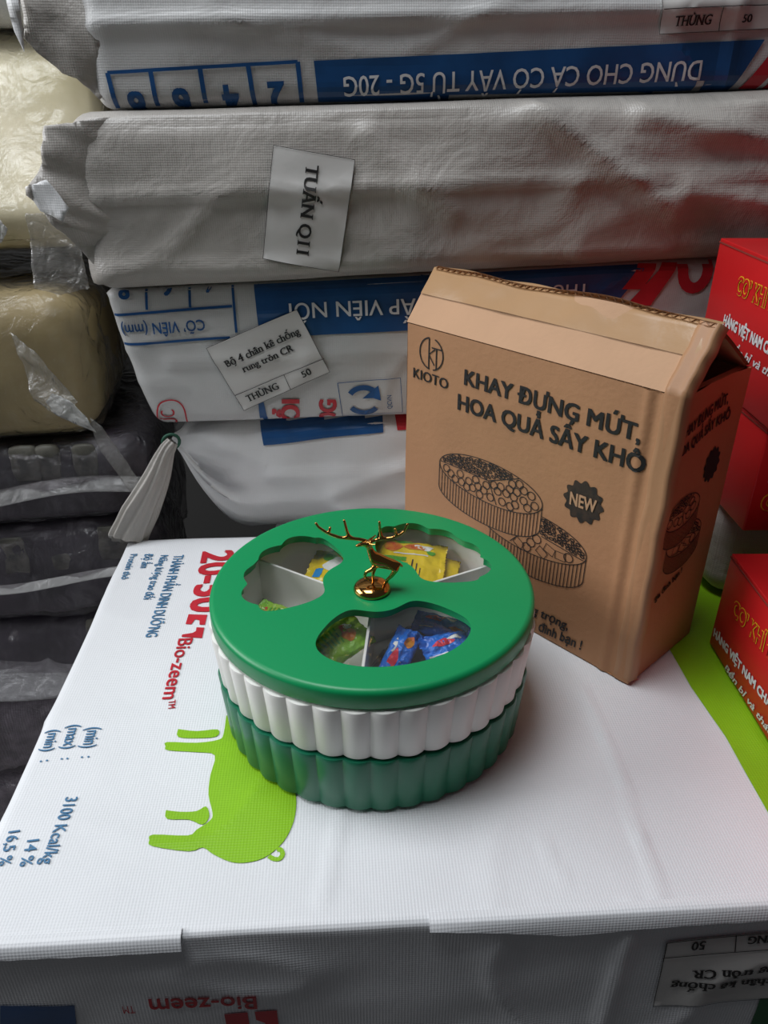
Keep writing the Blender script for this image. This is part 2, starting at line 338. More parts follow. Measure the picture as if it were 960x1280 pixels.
# printed lettering: text, start of baseline, end of baseline, cap height (metres)
LET = {
 'top_blue': [
  ('THÀNH PHẦN DINH DƯỠNG', (-0.2305, 0.7188, 0.0), (-0.2231, 0.5751, 0.0), 0.0105),
  ('Năng lượng trao đổi', (-0.2453, 0.7188, 0.0), (-0.2418, 0.6359, 0.0), 0.0082),
  ('Độ ẩm', (-0.2632, 0.721, 0.0), (-0.261, 0.6935, 0.0), 0.0086),
  ('Protein thô', (-0.2788, 0.7204, 0.0), (-0.2747, 0.6712, 0.0), 0.0074),
  ('(min)', (-0.2358, 0.4559, -0.0), (-0.2338, 0.4351, 0.0), 0.0106),
  ('(max)', (-0.2517, 0.4586, 0.0), (-0.2489, 0.4342, 0.0), 0.0094),
  ('(min)', (-0.266, 0.4535, 0.0), (-0.2636, 0.4317, 0.0), 0.009),
  ('3100 Kcal/kg', (-0.2286, 0.3874, 0.0), (-0.2257, 0.3329, 0.0), 0.0084),
  ('14 %', (-0.2417, 0.3511, 0.0), (-0.2389, 0.3311, 0.0), 0.0078),
  ('16,5 %', (-0.2575, 0.3583, 0.0), (-0.253, 0.3317, 0.0), 0.0075),
 ],
 'top_red': [
  ('20-50', (-0.1996, 0.7251, 0.0), (-0.19, 0.6142, -0.0), 0.0323),
  ('Bio-zeem', (-0.191, 0.5718, 0.0), (-0.1856, 0.49, 0.0), 0.013),
  ('TM', (-0.1798, 0.4882, 0.0), (-0.1777, 0.4784, 0.0), 0.0057),
 ],
 'bf_red': [
  ('Bio-zeem', (-0.0822, 0.2856, -0.0616), (-0.1496, 0.2816, -0.0597), 0.0162),
  ('TM', (-0.1599, 0.281, -0.066), (-0.1673, 0.2806, -0.0661), 0.0078),
 ],
 'bf_txt': [
  ('50', (0.207, 0.3028, -0.0331), (0.1983, 0.3023, -0.0333), 0.0076),
  ('THÙNG', (0.2653, 0.3063, -0.0308), (0.2353, 0.3045, -0.0319), 0.0065),
  ('rung tròn CR', (0.2687, 0.3065, -0.0609), (0.2032, 0.3026, -0.0619), 0.0077),
  ('Bộ 4 chân kê chống', (0.2873, 0.3076, -0.0748), (0.1911, 0.3019, -0.0734), 0.007),
 ],
 'c_txt': [
  ('KIOTO', (0.0307, 0.7043, 0.2097), (0.0611, 0.6714, 0.2091), 0.0094),
  ('KHAY ĐỰNG MỨT,', (0.0746, 0.6568, 0.219), (0.1929, 0.5286, 0.2184), 0.0135),
  ('HOA QUẢ SẤY KHÔ', (0.0702, 0.6615, 0.1939), (0.1975, 0.5235, 0.1949), 0.0143),
 ],
 'c_new': [
  ('NEW', (0.1576, 0.5668, 0.1467), (0.1743, 0.5488, 0.1476), 0.0109),
 ],
 'c_it': [
  ('Sang trọng,', (0.1299, 0.5969, 0.0212), (0.1672, 0.5564, 0.0243), 0.0094),
  ('gia đình bạn !', (0.1358, 0.5904, 0.0054), (0.1789, 0.5437, 0.0114), 0.0099),
 ],
 'cs_txt': [
  ('KHAY ĐỰNG MỨT,', (0.2131, 0.5129, 0.2257), (0.2657, 0.5613, 0.2361), 0.0086),
  ('HOA QUẢ SẤY KHÔ', (0.2114, 0.5113, 0.2103), (0.2713, 0.5666, 0.2221), 0.0084),
  ('gia đình bạn !', (0.2206, 0.5197, 0.0799), (0.2504, 0.5473, 0.0907), 0.0058),
 ],
 'b2_blue': [
  ('8', (-0.2556, 0.7798, 0.2819), (-0.2659, 0.7792, 0.2813), 0.016),
  ('6', (-0.2127, 0.7824, 0.2848), (-0.2231, 0.7817, 0.2842), 0.016),
  ('4', (-0.1701, 0.7849, 0.2876), (-0.1804, 0.7843, 0.2871), 0.016),
  ('CỠ VIÊN (mm)', (-0.1834, 0.7841, 0.2446), (-0.2678, 0.7791, 0.2394), 0.0107),
 ],
 'b2_white': [
  ('ẤP VIÊN NỔI', (0.0312, 0.7969, 0.2636), (-0.0965, 0.7893, 0.26), 0.015),
  ('THỨC', (0.2098, 0.8075, 0.2753), (0.1578, 0.8044, 0.2743), 0.0116),
 ],
 'b2_txt': [
  ('Bộ 4 chân kê chống', (-0.1641, 0.7853, 0.1952), (-0.0864, 0.7899, 0.2293), 0.0075),
  ('rung tròn CR', (-0.1474, 0.7862, 0.1892), (-0.0935, 0.7894, 0.2124), 0.007),
  ('THÙNG', (-0.1454, 0.7864, 0.1563), (-0.1118, 0.7884, 0.1706), 0.0074),
  ('50', (-0.0855, 0.7899, 0.1826), (-0.0764, 0.7905, 0.1866), 0.0071),
 ],
 'b2_red': [
  ('NỔI', (-0.0946, 0.7894, 0.1076), (-0.0921, 0.7895, 0.1559), 0.0174),
  ('0G', (-0.0532, 0.7918, 0.1295), (-0.0524, 0.7919, 0.1551), 0.0173),
 ],
 'b2_sm': [
  ('QCVN', (0.0085, 0.7955, 0.1445), (0.0077, 0.7955, 0.1606), 0.005),
 ],
 'b2_red2': [
  ('ỨC', (-0.2242, 0.7817, 0.1307), (-0.2257, 0.7816, 0.1485), 0.0149),
 ],
 'b3_txt': [
  ('TUẤN Q11', (-0.0715, 0.7757, 0.3897), (-0.0845, 0.775, 0.3119), 0.0117),
 ],
 'b3_small': [
  ('Thùng', (-0.0411, 0.7776, 0.3025), (-0.0606, 0.7764, 0.3027), -0.0045),
 ],
 'b4_blue': [
  ('8', (-0.2169, 0.7871, 0.4471), (-0.2298, 0.7863, 0.4464), 0.0222),
  ('6', (-0.1765, 0.7895, 0.4496), (-0.1894, 0.7887, 0.449), 0.0223),
  ('4', (-0.1327, 0.7921, 0.4525), (-0.1456, 0.7913, 0.4518), 0.0223),
  ('2', (-0.091, 0.7946, 0.455), (-0.104, 0.7938, 0.4544), 0.0223),
 ],
 'b4_white': [
  ('DÙNG CHO CÁ CÓ VẨY TỪ 5G - 20G', (0.2882, 0.8171, 0.4726), (-0.0369, 0.7978, 0.4592), 0.0155),
 ],
 'b4_txt': [
  ('THÙNG', (0.2555, 0.8152, 0.4983), (0.289, 0.8172, 0.5), 0.0073),
  ('50', (0.3175, 0.8189, 0.5016), (0.3269, 0.8194, 0.5022), 0.0058),
 ],
 'r1_y': [
  ('CƠ KHÍ Đ', (0.298, 0.5392, 0.0554), (0.298, 0.4668, 0.0629), 0.014),
 ],
 'r1_w': [
  ('HÀNG VIỆT NAM CHẤT', (0.298, 0.5605, 0.016), (0.298, 0.4458, 0.0297), 0.0076),
 ],
 'r1_s': [
  ('Bền bỉ và thách', (0.298, 0.5288, 0.001), (0.298, 0.4331, 0.0081), 0.006),
 ],
 'r3_y': [
  ('CƠ KHÍ Đ', (0.319, 0.7099, 0.2875), (0.319, 0.6346, 0.2891), 0.0146),
 ],
 'r3_w': [
  ('HÀNG VIỆT NAM CHẤT', (0.319, 0.7225, 0.2557), (0.319, 0.6075, 0.2562), 0.0091),
 ],
 'r3_s': [
  ('Bền bỉ và thách', (0.319, 0.6988, 0.2383), (0.319, 0.5929, 0.2405), 0.0071),
 ],
}
# outlines of printed shapes and stickers (metres)
SHP = {
 'top_logo_quad': [[(-0.1906,0.6105,0.0),(-0.1721,0.6093,0.0),(-0.1696,0.5729,-0.0),(-0.1893,0.5751,0.0)]],
 'top_dots': [[(-0.2306,0.4259,0.0),(-0.2258,0.4263,0.0)],[(-0.2455,0.4243,0.0),(-0.2413,0.4246,0.0)],[(-0.2604,0.4219,0.0),(-0.2561,0.4227,0.0)]],
 'pig_body': [[(-0.1284,0.4701,0.0),(-0.127,0.4503,0.0),(-0.1296,0.444,0.0),(-0.1462,0.4407,0.0),(-0.1694,0.4415,0.0),(-0.1695,0.437,0.0),(-0.1667,0.4329,0.0),(-0.1441,0.4309,0.0),(-0.1295,0.4277,0.0),(-0.129,0.4083,-0.0),(-0.1268,0.3901,0.0),(-0.1209,0.3745,0.0),(-0.1209,0.3678,0.0),(-0.1288,0.3597,-0.0),(-0.1337,0.3549,0.0),(-0.1575,0.3555,0.0),(-0.1589,0.3508,0.0),(-0.1556,0.3462,0.0),(-0.1304,0.3425,0.0),(-0.1218,0.3455,0.0),(-0.1143,0.341,0.0),(-0.1028,0.3356,0.0),(-0.0923,0.3344,0.0),(-0.0798,0.338,0.0),(-0.0704,0.3471,0.0),(-0.065,0.3581,0.0),(-0.0624,0.3728,0.0),(-0.0636,0.3901,0.0),(-0.0694,0.4121,0.0),(-0.0789,0.444,0.0),(-0.0895,0.4792,0.0)]],
 'pig_leg1': [[(-0.1641,0.4555,0.0),(-0.1489,0.4533,0.0),(-0.1326,0.4551,0.0),(-0.1321,0.4474,0.0),(-0.1472,0.4457,0.0),(-0.1621,0.447,0.0)]],
 'pig_leg2': [[(-0.154,0.3762,0.0),(-0.1432,0.3748,0.0),(-0.1322,0.3755,0.0),(-0.1264,0.3796,0.0),(-0.1224,0.3711,0.0),(-0.1256,0.3639,0.0),(-0.1361,0.3682,0.0),(-0.1514,0.3688,0.0)]],
 'pig_tail': [[(-0.0766,0.3395,-0.0),(-0.0732,0.3374,0.0),(-0.0693,0.3374,0.0),(-0.0676,0.341,0.0),(-0.0696,0.3446,0.0),(-0.0719,0.344,0.0)]],
 'creases': [[(0.1685,0.5046,0.0),(0.1738,0.4466,0.0),(0.1751,0.4031,0.0),(0.1742,0.354,0.0),(0.1735,0.3049,-0.0)]],
 'creases2': [[(0.1054,0.3566,0.0),(0.1153,0.3211,0.0)]],
 'bf_logo': [[(-0.071,0.2863,-0.0628),(-0.0824,0.2856,-0.0793),(-0.1061,0.2842,-0.0754),(-0.0737,0.2861,-0.1019)]],
 'bf_blue': [[(-0.2415,0.2762,-0.0585),(-0.1961,0.2789,-0.0621),(-0.2005,0.2786,-0.0921),(-0.248,0.2758,-0.0867)]],
 'bf_label': [[(0.181,0.3013,-0.0317),(0.2891,0.3077,-0.0285),(0.2994,0.3083,-0.0973),(0.1825,0.3014,-0.0988)]],
 'bf_label_l': [[(0.1804,0.3012,-0.0469),(0.2913,0.3078,-0.0438),(0.2265,0.304,-0.0297),(0.2284,0.3041,-0.045)]],
 'bf_green': [[(0.2573,0.3058,-0.0941),(0.308,0.3088,-0.0942),(0.3219,0.3096,-0.1429),(0.2588,0.3059,-0.1358)]],
 'c_logo': [[(0.0461,0.6877,0.2372),(0.0362,0.6985,0.2369),(0.0557,0.6772,0.2371),(0.0457,0.6882,0.2516),(0.0465,0.6872,0.2225)]],
 'c_badge': [[(0.1656,0.5581,0.1524),(0.1535,0.5713,0.1511),(0.178,0.5446,0.1542),(0.1638,0.5601,0.1711),(0.1675,0.5561,0.134)]],
 'd_top': [[(0.0998,0.6295,0.1355),(0.0565,0.6764,0.1315),(0.139,0.587,0.1353),(0.0759,0.6554,0.1557),(0.1235,0.6037,0.1153),(0.0573,0.6755,0.1083),(0.1395,0.5864,0.1108),(0.1203,0.6072,0.0924)]],
 'd_div': [[(0.0996,0.6297,0.136),(0.0568,0.6761,0.1354),(0.1223,0.6051,0.1531),(0.1078,0.6208,0.1196)]],
 'd_bot': [[(0.1281,0.5987,0.0962),(0.0899,0.6402,0.087),(0.1724,0.5507,0.1028),(0.1614,0.5627,0.0837),(0.1737,0.5494,0.0764),(0.1634,0.5605,0.0619),(0.1399,0.586,0.124)]],
 'cs_badge': [[(0.2615,0.5575,0.1856),(0.2533,0.55,0.1891),(0.2707,0.566,0.1823),(0.257,0.5533,0.2001),(0.2663,0.5619,0.1702)]],
 'cs_draw': [[(0.2346,0.5327,0.15),(0.2149,0.5145,0.1497),(0.2534,0.55,0.162)]],
 'b2_lines': [[(-0.2732,0.7788,0.2495),(-0.1539,0.7859,0.2573),(-0.2717,0.7789,0.2196),(-0.1586,0.7856,0.2261),(-0.2379,0.7809,0.2741),(-0.2393,0.7808,0.2547),(-0.1949,0.7834,0.2753),(-0.1962,0.7833,0.2561),(-0.1521,0.786,0.2772),(-0.1517,0.786,0.2311)]],
 'b2_banner': [[(-0.131,0.7872,0.2796),(0.0273,0.7966,0.2863),(0.2733,0.8112,0.3008),(0.2433,0.8095,0.2589),(0.0245,0.7965,0.2312),(-0.1281,0.7874,0.2252)]],
 'b2_label': [[(-0.1837,0.7841,0.2155),(-0.0887,0.7897,0.2546),(-0.0577,0.7916,0.1882),(-0.151,0.786,0.1468)]],
 'b2_label_l': [[(-0.1589,0.7856,0.1641),(-0.0631,0.7913,0.2036),(-0.106,0.7887,0.1857),(-0.0999,0.7891,0.1696)]],
 'b2_cr': [[(-0.0499,0.792,0.1748),(0.017,0.796,0.1801),(0.0201,0.7962,0.1389),(-0.0454,0.7923,0.1347)]],
 'b2_oval': [[(-0.2471,0.7803,0.128),(-0.2419,0.7806,0.1521),(-0.2317,0.7812,0.159),(-0.2208,0.7819,0.1576),(-0.2146,0.7822,0.1475),(-0.2145,0.7823,0.1272)]],
 'b2_stripe': [[(0.2613,0.8105,0.2952),(0.2816,0.8117,0.2978),(0.2655,0.8108,0.2691),(0.2444,0.8095,0.2694)],[(0.2879,0.8121,0.2977),(0.3031,0.813,0.2987),(0.2767,0.8114,0.2525),(0.2511,0.8099,0.2529)]],
 'b2_bluebox': [[(-0.1354,0.787,0.1545),(-0.1297,0.7873,0.1556),(-0.1268,0.7875,0.1333),(-0.1353,0.787,0.1314)]],
 'b1_blue': [[(-0.138,0.7918,0.1295),(-0.0011,0.7999,0.1387),(-0.0011,0.7999,0.115),(-0.1343,0.792,0.1022)]],
 'b1_red': [[(0.0117,0.8007,0.1384),(0.0687,0.8041,0.1412),(0.0696,0.8041,0.1183),(0.0146,0.8009,0.1167)]],
 'b2_U': [[(0.3079,0.8133,0.2993),(0.3344,0.8149,0.2991),(0.3343,0.8149,0.2737),(0.3224,0.8142,0.2704),(0.3111,0.8135,0.2825)]],
 'b3_label': [[(-0.1002,0.774,0.4052),(-0.027,0.7784,0.3929),(-0.0445,0.7774,0.2938),(-0.1164,0.7731,0.3078)]],
 'b4_frame': [[(-0.2444,0.7855,0.4623),(-0.0769,0.7954,0.4709),(-0.2406,0.7857,0.425),(-0.2046,0.7878,0.4259),(-0.161,0.7904,0.4281),(-0.1173,0.793,0.4307),(-0.0745,0.7956,0.4329),(-0.2444,0.7855,0.4623),(-0.2064,0.7877,0.4642),(-0.1629,0.7903,0.4665),(-0.1207,0.7928,0.4687),(-0.0769,0.7954,0.4709)]],
 'b4_banner': [[(-0.0626,0.7963,0.4716),(0.3442,0.8204,0.4891),(0.3195,0.819,0.4409),(-0.0598,0.7964,0.4352)]],
 'b4_label': [[(0.2424,0.8144,0.5106),(0.3437,0.8204,0.5153),(0.3451,0.8205,0.4974),(0.244,0.8145,0.4924)]],
 'b4_label2': [[(0.2353,0.814,0.562),(0.3328,0.8198,0.567)]],
 'b4_sep': [[(0.2956,0.8176,0.5127),(0.2985,0.8177,0.4951)]],
 'b4_red': [[(0.3328,0.8198,0.4501),(0.3501,0.8208,0.4501),(0.3764,0.8224,0.4892),(0.3595,0.8214,0.4891)],[(0.3559,0.8211,0.4501),(0.3674,0.8218,0.4501),(0.3952,0.8235,0.4892),(0.3839,0.8228,0.4892)]],
 'r2_face': [[(0.3225,0.605,0.198),(0.3174,0.605,0.0987),(0.3386,0.605,0.1396),(0.3484,0.605,0.0987)]],
}
A34 = R(3.4)
EX = Vector((math.cos(A34), math.sin(A34), 0)); EY = Vector((-math.sin(A34), math.cos(A34), 0)); UP = Vector((0, 0, 1))
def bagpt(x, y, z=0): return EX * x + EY * y + UP * z

# ================================================================== setting
FZ = -.62
bm = bmesh.new(); add_box(bm, (-1.6, -.9, FZ - .05), (1.6, 1.5, FZ)); struct(mesh_obj('floor', bm, M_FLOOR, smooth=False))
bm = bmesh.new(); add_box(bm, (-1.6, 1.45, FZ), (1.6, 1.5, 1.6)); struct(mesh_obj('wall_back', bm, M_WALL, smooth=False))

# ================================================================== the big printed sack everything stands on
def chamfer(s, p):      # the back left corner of the bundle is cut short
    return s
def topcrease(pts, a, w):
    L = []
    for p, q in zip(pts, pts[1:]): L.append((local(p), local(q), a, w))
    return L
BX, BY, BL, BW = .187, .530, .866, .478
bc = bagpt(BX, BY, FZ)
def local(p): d = Vector(p) - bc; return (d.dot(EX), d.dot(EY), d.z)
cr = topcrease(SHP['creases'][0], .0017, .0028) + topcrease(SHP['creases2'][0], .0010, .0025)
cr += [(local(bagpt(-.02, .31)), local(bagpt(.0, .42)), .0012, .004), (local(bagpt(.1735, .2905, -.005)), local(bagpt(.165, .29, -.15)), .003, .006)]
bm = soft_box(BL, BW, -FZ, r=.0035, seg=.005, amp=.003, freq=(5, 5, 8), ridge=.0025, rfreq=(6, 6, 10), bulge=.004, seed=3, creases=cr, top=.35)
base = mesh_obj('white_sack', bm, M_WHITE); base.location = bc; base.rotation_euler = (0, 0, A34)
tag(base, 'large white woven sack bundle with lime pig print, lying under the green candy box', 'sack')
p = Print(base, UP, .0035, .0006)
for s in LET['top_blue']: p.text(s, .012)
for a, b in SHP['top_dots']:
    for q in (a, b):
        c = Vector(q); p.poly([c + Vector((.0009 * math.cos(t * .785), .0009 * math.sin(t * .785), 0)) for t in range(8)])
p.make('blue_lettering', M_BLUEGREY)
p = Print(base, UP, .0035, .0006)
p.text(LET['top_red'][0], .03); p.text(LET['top_red'][1], .012); p.text(LET['top_red'][2], .005)
q = SHP['top_logo_quad'][0]                       # square emblem, two red pieces with a white sweep between
def quad(u, v): return lp(lp(q[0], q[3], u), lp(q[1], q[2], u), v)
p.poly([quad(0, 0), quad(0, 1), quad(.44, 1), quad(.44, .72), quad(.25, .66), quad(.22, .42), quad(.44, .3), quad(.44, 0)])
p.poly([quad(.56, 1), quad(1, 1), quad(1, 0), quad(.9, 0), quad(.8, .5), quad(.72, .62), quad(.56, .6)])
p.make('red_lettering', M_RED)
p = Print(base, UP, .004, .0006)
p.poly(SHP['pig_body'][0], smooth=3); p.poly(SHP['pig_leg1'][0], smooth=3); p.poly(SHP['pig_leg2'][0], smooth=3)
p.line([tuple(v) for v in smoothpath(SHP['pig_tail'][0], 4)], .0032)
p.make('green_pig_print', M_LIME)
p = Print(base, UP, .008, .0006)
gb = [bagpt(.2935, .295), bagpt(.2935, .76), bagpt(.60, .76), bagpt(.60, .295)]
g0 = [Vector((.262, .505, 0)), Vector((.269, .447, 0)), Vector((.2705, .372, 0)), bagpt(.2885, .30), bagpt(.60, .30), bagpt(.60, .75), bagpt(.298, .75)]
p.poly([tuple(v) for v in g0]); p.make('green_border_print', M_LIME)
FN = -EY
p = Print(base, FN, .006, .0007)
p.text(LET['bf_red'][0], .012); p.text(LET['bf_red'][1], .0)
lg = SHP['bf_logo'][0]; a = Vector(lg[0]) - UP * .018; r_ = -EX
def fq(u, v): return tuple(Vector(LET['bf_red'][0][1]) - r_ * .012 + r_ * (u * .034) - UP * (.020 + v * .034))
p.poly([fq(0, 0), fq(.42, 0), fq(.42, .3), fq(.25, .45), fq(.3, .7), fq(.42, .75), fq(.42, 1), fq(0, 1)][::-1])
p.poly([fq(.56, 0), fq(1, 0), fq(1, 1), fq(.85, 1), fq(.8, .5), fq(.56, .45)][::-1])
p.make('red_lettering', M_RED)
p = Print(base, FN, .008, .0007); p.poly(SHP['bf_blue'][0][::-1]); p.make('blue_print', M_BLUE)
p = Print(base, FN, .008, .0007); p.poly(SHP['bf_green'][0][::-1]); p.make('green_print', M_DGREEN)
p = Print(base, FN, .006, .0011); p.poly(SHP['bf_label'][0][::-1]); lab = p.make('paper_label', M_PAPER, None, True)
p = Print(base, FN, .006, .0017)
for s in LET['bf_txt']: p.text(s, .03, serif=True)
q = SHP['bf_label'][0]; l = SHP['bf_label_l'][0]
p.line([q[0], q[1], q[2], q[3], q[0]], .0007); p.line([l[0], l[1]], .0007); p.line([l[2], l[3]], .0007)
p.make('label_lettering', M_BLACK, lab)
# torn film lip that hangs over the front edge
def lip(x0, x1, drops, mesh_name='film_lip'):
    bm = bmesh.new(); n = 40; rows = []
    for i in range(n + 1):
        t = i / n; x = x0 + (x1 - x0) * t; k = t * (len(drops) - 1); a = int(min(k, len(drops) - 2)); d = drops[a] + (drops[a + 1] - drops[a]) * (k - a)
        d += .0008 * noise.noise(Vector((x * 90, 0, 0)))
        row = [bagpt(x, .2965, .0016), bagpt(x, .2935, .0018), bagpt(x, .2900, .0012), bagpt(x, .2882, -.001), bagpt(x, .2865, -.002 - max(d, .0005))]
        rows.append([bm.verts.new(base.matrix_world.inverted() @ v) for v in row])
    for a, b in zip(rows, rows[1:]):
        for k in range(4): bm.faces.new((a[k], a[k + 1], b[k + 1], b[k]))
    o = mesh_obj(mesh_name, bm, M_WHITE, base)
    return o
lip(-.26, -.105, [.004, .004, .005, .0055, .006, .006]); lip(.045, .40, [.001, .006, .013, .010, .009, .009, .006, .004, .004])

# ================================================================== sacks stacked at the back
def sack(name, x0, x1, yf, depth, z0, z1, material, label, tilt=(0, 0), group=None, **kw):
    bm = soft_box(x1 - x0, depth, z1 - z0, **kw); lz = z1 - z0
    for v in bm.verts:      # a sagging pile: its top and bottom are not quite level
        u = v.co.x + (x1 - x0) / 2; t = v.co.z / lz; v.co.z += u * (tilt[0] * (1 - t) + tilt[1] * t)
    o = mesh_obj(name, bm, material); o.location = bagpt((x0 + x1) / 2, yf + depth / 2, z0); o.rotation_euler = (0, 0, A34)
    return tag(o, label, 'sack', group)
sack('white_sack', -.09, .66, .80, .36, FZ, -.012, M_PALE, 'plain pale sack standing behind the pig print sack, carrying the knotted sack', r=.03, seg=.02, amp=.004, seed=8)
S0, S1, S2, S3 = 0, .014, .038, .027
def knotted(s, p):      # the left end is gathered into a knot high on its front edge
    t = max(0, min(1, (-.422 + .085 - s.x) / .085)); f = 1 - .90 * t ** 2.2; a = math.atan2(s.z - .07, s.y + .14)
    f *= 1 + .10 * math.sin(17 * a) * t * (1.3 - t) * 2; yk, zk = -.165, .118
    return Vector((s.x, yk + (s.y - yk) * f, zk + (s.z - zk) * f))
b1 = sack('white_sack', -.184, .66, .797, .34, -.010, .128, M_PALE, 'white woven sack with a knotted left end, bottom of the back stack', (0, S1), group='sacks of the back stack', r=.022, seg=.006, amp=.005, freq=(6, 5, 9), ridge=.003, rfreq=(5, 5, 11), bulge=.007, seed=5, top=.15,
          creases=(((-.32, -.17, .075), (-.1, -.17, .080), .004, .006), ((-.25, -.17, .05), (-.1, -.17, .11), .004, .008), ((-.10, -.17, .085), (.2, -.17, .08), .003, .006), ((-.24, -.17, .03), (-.02, -.17, .045), .003, .010)), shape=knotted)
b2 = sack('white_sack', -.236, .66, .790, .35, .129, .274, M_MID, 'white sack with blue banner and upside-down lettering, second from bottom of the back stack', (S1, S2), group='sacks of the back stack', r=.012, seg=.007, amp=.004, freq=(5, 5, 9), ridge=.002, rfreq=(7, 7, 12), bulge=.003, seed=11, top=.12,
          creases=(((-.4, -.175, .07), (.4, -.175, .08), .0035, .005),),
          shape=lambda s, p: Vector((s.x + (.034 * (1 - p.z / .145) * max(0, min(1, (-.35 - s.x) / .09)) if s.x < -.35 else 0), s.y, s.z)))
b3 = sack('grey_sack', -.240, .70, .775, .37, .275, .431, M_GREY, 'plain grey-white sack with a name label, third up in the back stack', (S2, S3), group='sacks of the back stack', r=.022, seg=.007, amp=.007, freq=(4, 5, 8), ridge=.0035, rfreq=(5, 5, 9), bulge=.006, seed=21, top=.12,
          creases=(((-.46, -.185, .086), (.48, -.185, .086), .0045, .006), ((-.05, -.185, .15), (.10, -.185, .05), .010, .009), ((.05, -.185, .14), (.30, -.185, .09), .009, .009), ((.10, -.185, .07), (.42, -.185, .02), .008, .010), ((-.45, -.185, .02), (.1, -.185, .012), .004, .006), ((-.2, -.185, .13), (-.12, -.185, .06), .005, .010)))
b4 = sack('white_sack', -.213, .70, .795, .36, .432, .64, M_MID, 'printed white sack with a row of boxed digits on the top of the back stack', (S3, S3), group='sacks of the back stack', r=.016, seg=.006, amp=.005, freq=(4, 5, 7), ridge=.003, rfreq=(5, 5, 9), bulge=.004, seed=33, top=.3,
          creases=(((-.45, -.18, .066), (.12, -.18, .066), .006, .0065), ((.12, -.18, .0), (.11, -.18, .2), .003, .006)))
# lettering of the second sack
N2 = -EY
p = Print(b2, N2, .0035, .0010)
L = SHP['b2_lines'][0]
for a, b in ((L[0], L[1]), (L[2], L[3]), (L[4], L[5]), (L[6], L[7]), (L[8], L[9])): p.line([a, b], .0026)
p.text(LET['b2_blue'][3], .012)
for s in LET['b2_blue'][:3]: p.text((s[0], s[1], s[2], s[3]), .03)
p.poly(SHP['b2_bluebox'][0][::-1]); p.make('blue_lettering', M_BLUE)
p = Print(b2, N2, .0035, .0010); p.poly(SHP['b2_banner'][0][::-1]); ban = p.make('blue_banner', M_BLUE)
p = Print(b2, N2, .0035, .0018)
p.text(LET['b2_white'][0], .008); p.text(LET['b2_white'][1], .008); p.make('white_lettering', M_OFFW, ban)
p = Print(b2, N2, .0035, .0011)
p.text(LET['b2_red'][0], .04); p.text(LET['b2_red'][1], .04); p.text(LET['b2_red2'][0], .0)
p.line([tuple(v) for v in smoothpath(SHP['b2_oval'][0], 4)], .0016)
p.make('red_lettering', M_RED)
for s in SHP['b2_stripe']:
    p = Print(b2, N2, .0035, .0011); p.poly(s[::-1]); p.make('red_stripe', M_RED)
p = Print(b2, N2, .0035, .0011)
c = Vector((.318, .8139, .288)); ring = [c + EX * (.013 * math.cos(t)) + UP * (.018 * math.sin(t)) for t in [i * math.pi / 10 + math.pi for i in range(11)]]
p.line([tuple(v) for v in [c + EX * -.013 + UP * .012] + ring + [c + EX * .013 + UP * .012]], .011)
c = Vector((.36, .816, .288)); ring = [c + EX * (.013 * math.cos(t)) + UP * (.018 * math.sin(t)) for t in [i * math.pi / 10 + math.pi for i in range(11)]]
p.line([tuple(v) for v in [c + EX * -.013 + UP * .012] + ring + [c + EX * .013 + UP * .012]], .011)
p.make('red_print', M_RED)
q = SHP['b2_cr'][0]
p = Print(b2, N2, .0035, .0011); p.line([q[0], q[1], q[2], q[3], q[0]], .0008); p.text(LET['b2_sm'][0], .0)
def cq(u, v): return lp(lp(q[0], q[1], u), lp(q[3], q[2], u), v)
arc = [cq(.38 + .25 * math.cos(t), .55 + .36 * math.sin(t)) for t in [R(a) for a in range(215, 330, 12)]]; p.line(arc, .006)
arc = [cq(.38 + .25 * math.cos(t), .55 + .36 * math.sin(t)) for t in [R(a) for a in range(40, 160, 12)]]; p.line(arc, .006)
p.poly([cq(.36, .5), cq(.64, .16), cq(.66, .58), cq(.54, .5)][::-1]); p.make('blue_emblem', M_BLUE)
def sticker(target, n, quad, lines, texts, small=(), bold=.03):
    p = Print(target, n, .006, .0024); p.poly(quad[::-1]); lab = p.make('paper_label', M_PAPER, None, True)
    p = Print(target, n, .006, .0031)
    p.line(quad, .0006, closed=True)
    for a, b in lines: p.line([a, b], .0006)
    for t in texts: p.text(t, bold, serif=True)
    p.make('label_lettering', M_BLACK, lab)
l = SHP['b2_label_l'][0]; sticker(b2, N2, SHP['b2_label'][0], [(l[0], l[1]), (l[2], l[3])], LET['b2_txt'])
p = Print(b1, N2, .0035, .0012); p.poly(SHP['b1_blue'][0][::-1]); p.make('blue_print', M_BLUE)
p = Print(b1, N2, .0035, .0012); p.poly(SHP['b1_red'][0][::-1]); p.make('red_print', M_RED)
sticker(b3, N2, SHP['b3_label'][0], [], LET['b3_txt'])
# lettering of the top sack
p = Print(b4, N2, .004, .0011); F = SHP['b4_frame'][0]
p.line([F[0], F[1]], .0028)
for a, b in zip(F[7:12], F[2:7]): p.line([a, b], .0042)
for s in LET['b4_blue']: p.text(s, .04)
p.make('blue_lettering', M_BLUE)
p = Print(b4, N2, .004, .0011); p.poly(SHP['b4_banner'][0][::-1]); ban = p.make('blue_banner', M_BLUE)
p = Print(b4, N2, .004, .0019); p.text(LET['b4_white'][0], .008); p.make('white_lettering', M_OFFW, ban)
for s in SHP['b4_red']:
    p = Print(b4, N2, .004, .0012); p.poly(s[::-1]); p.make('red_stripe', M_RED)
q = SHP['b4_label'][0]; q2 = SHP['b4_label2'][0]; sp = SHP['b4_sep'][0]
sticker(b4, N2, [q2[0], q2[1], q[2], q[3]], [(q[0], q[1]), (sp[0], sp[1])], LET['b4_txt'])

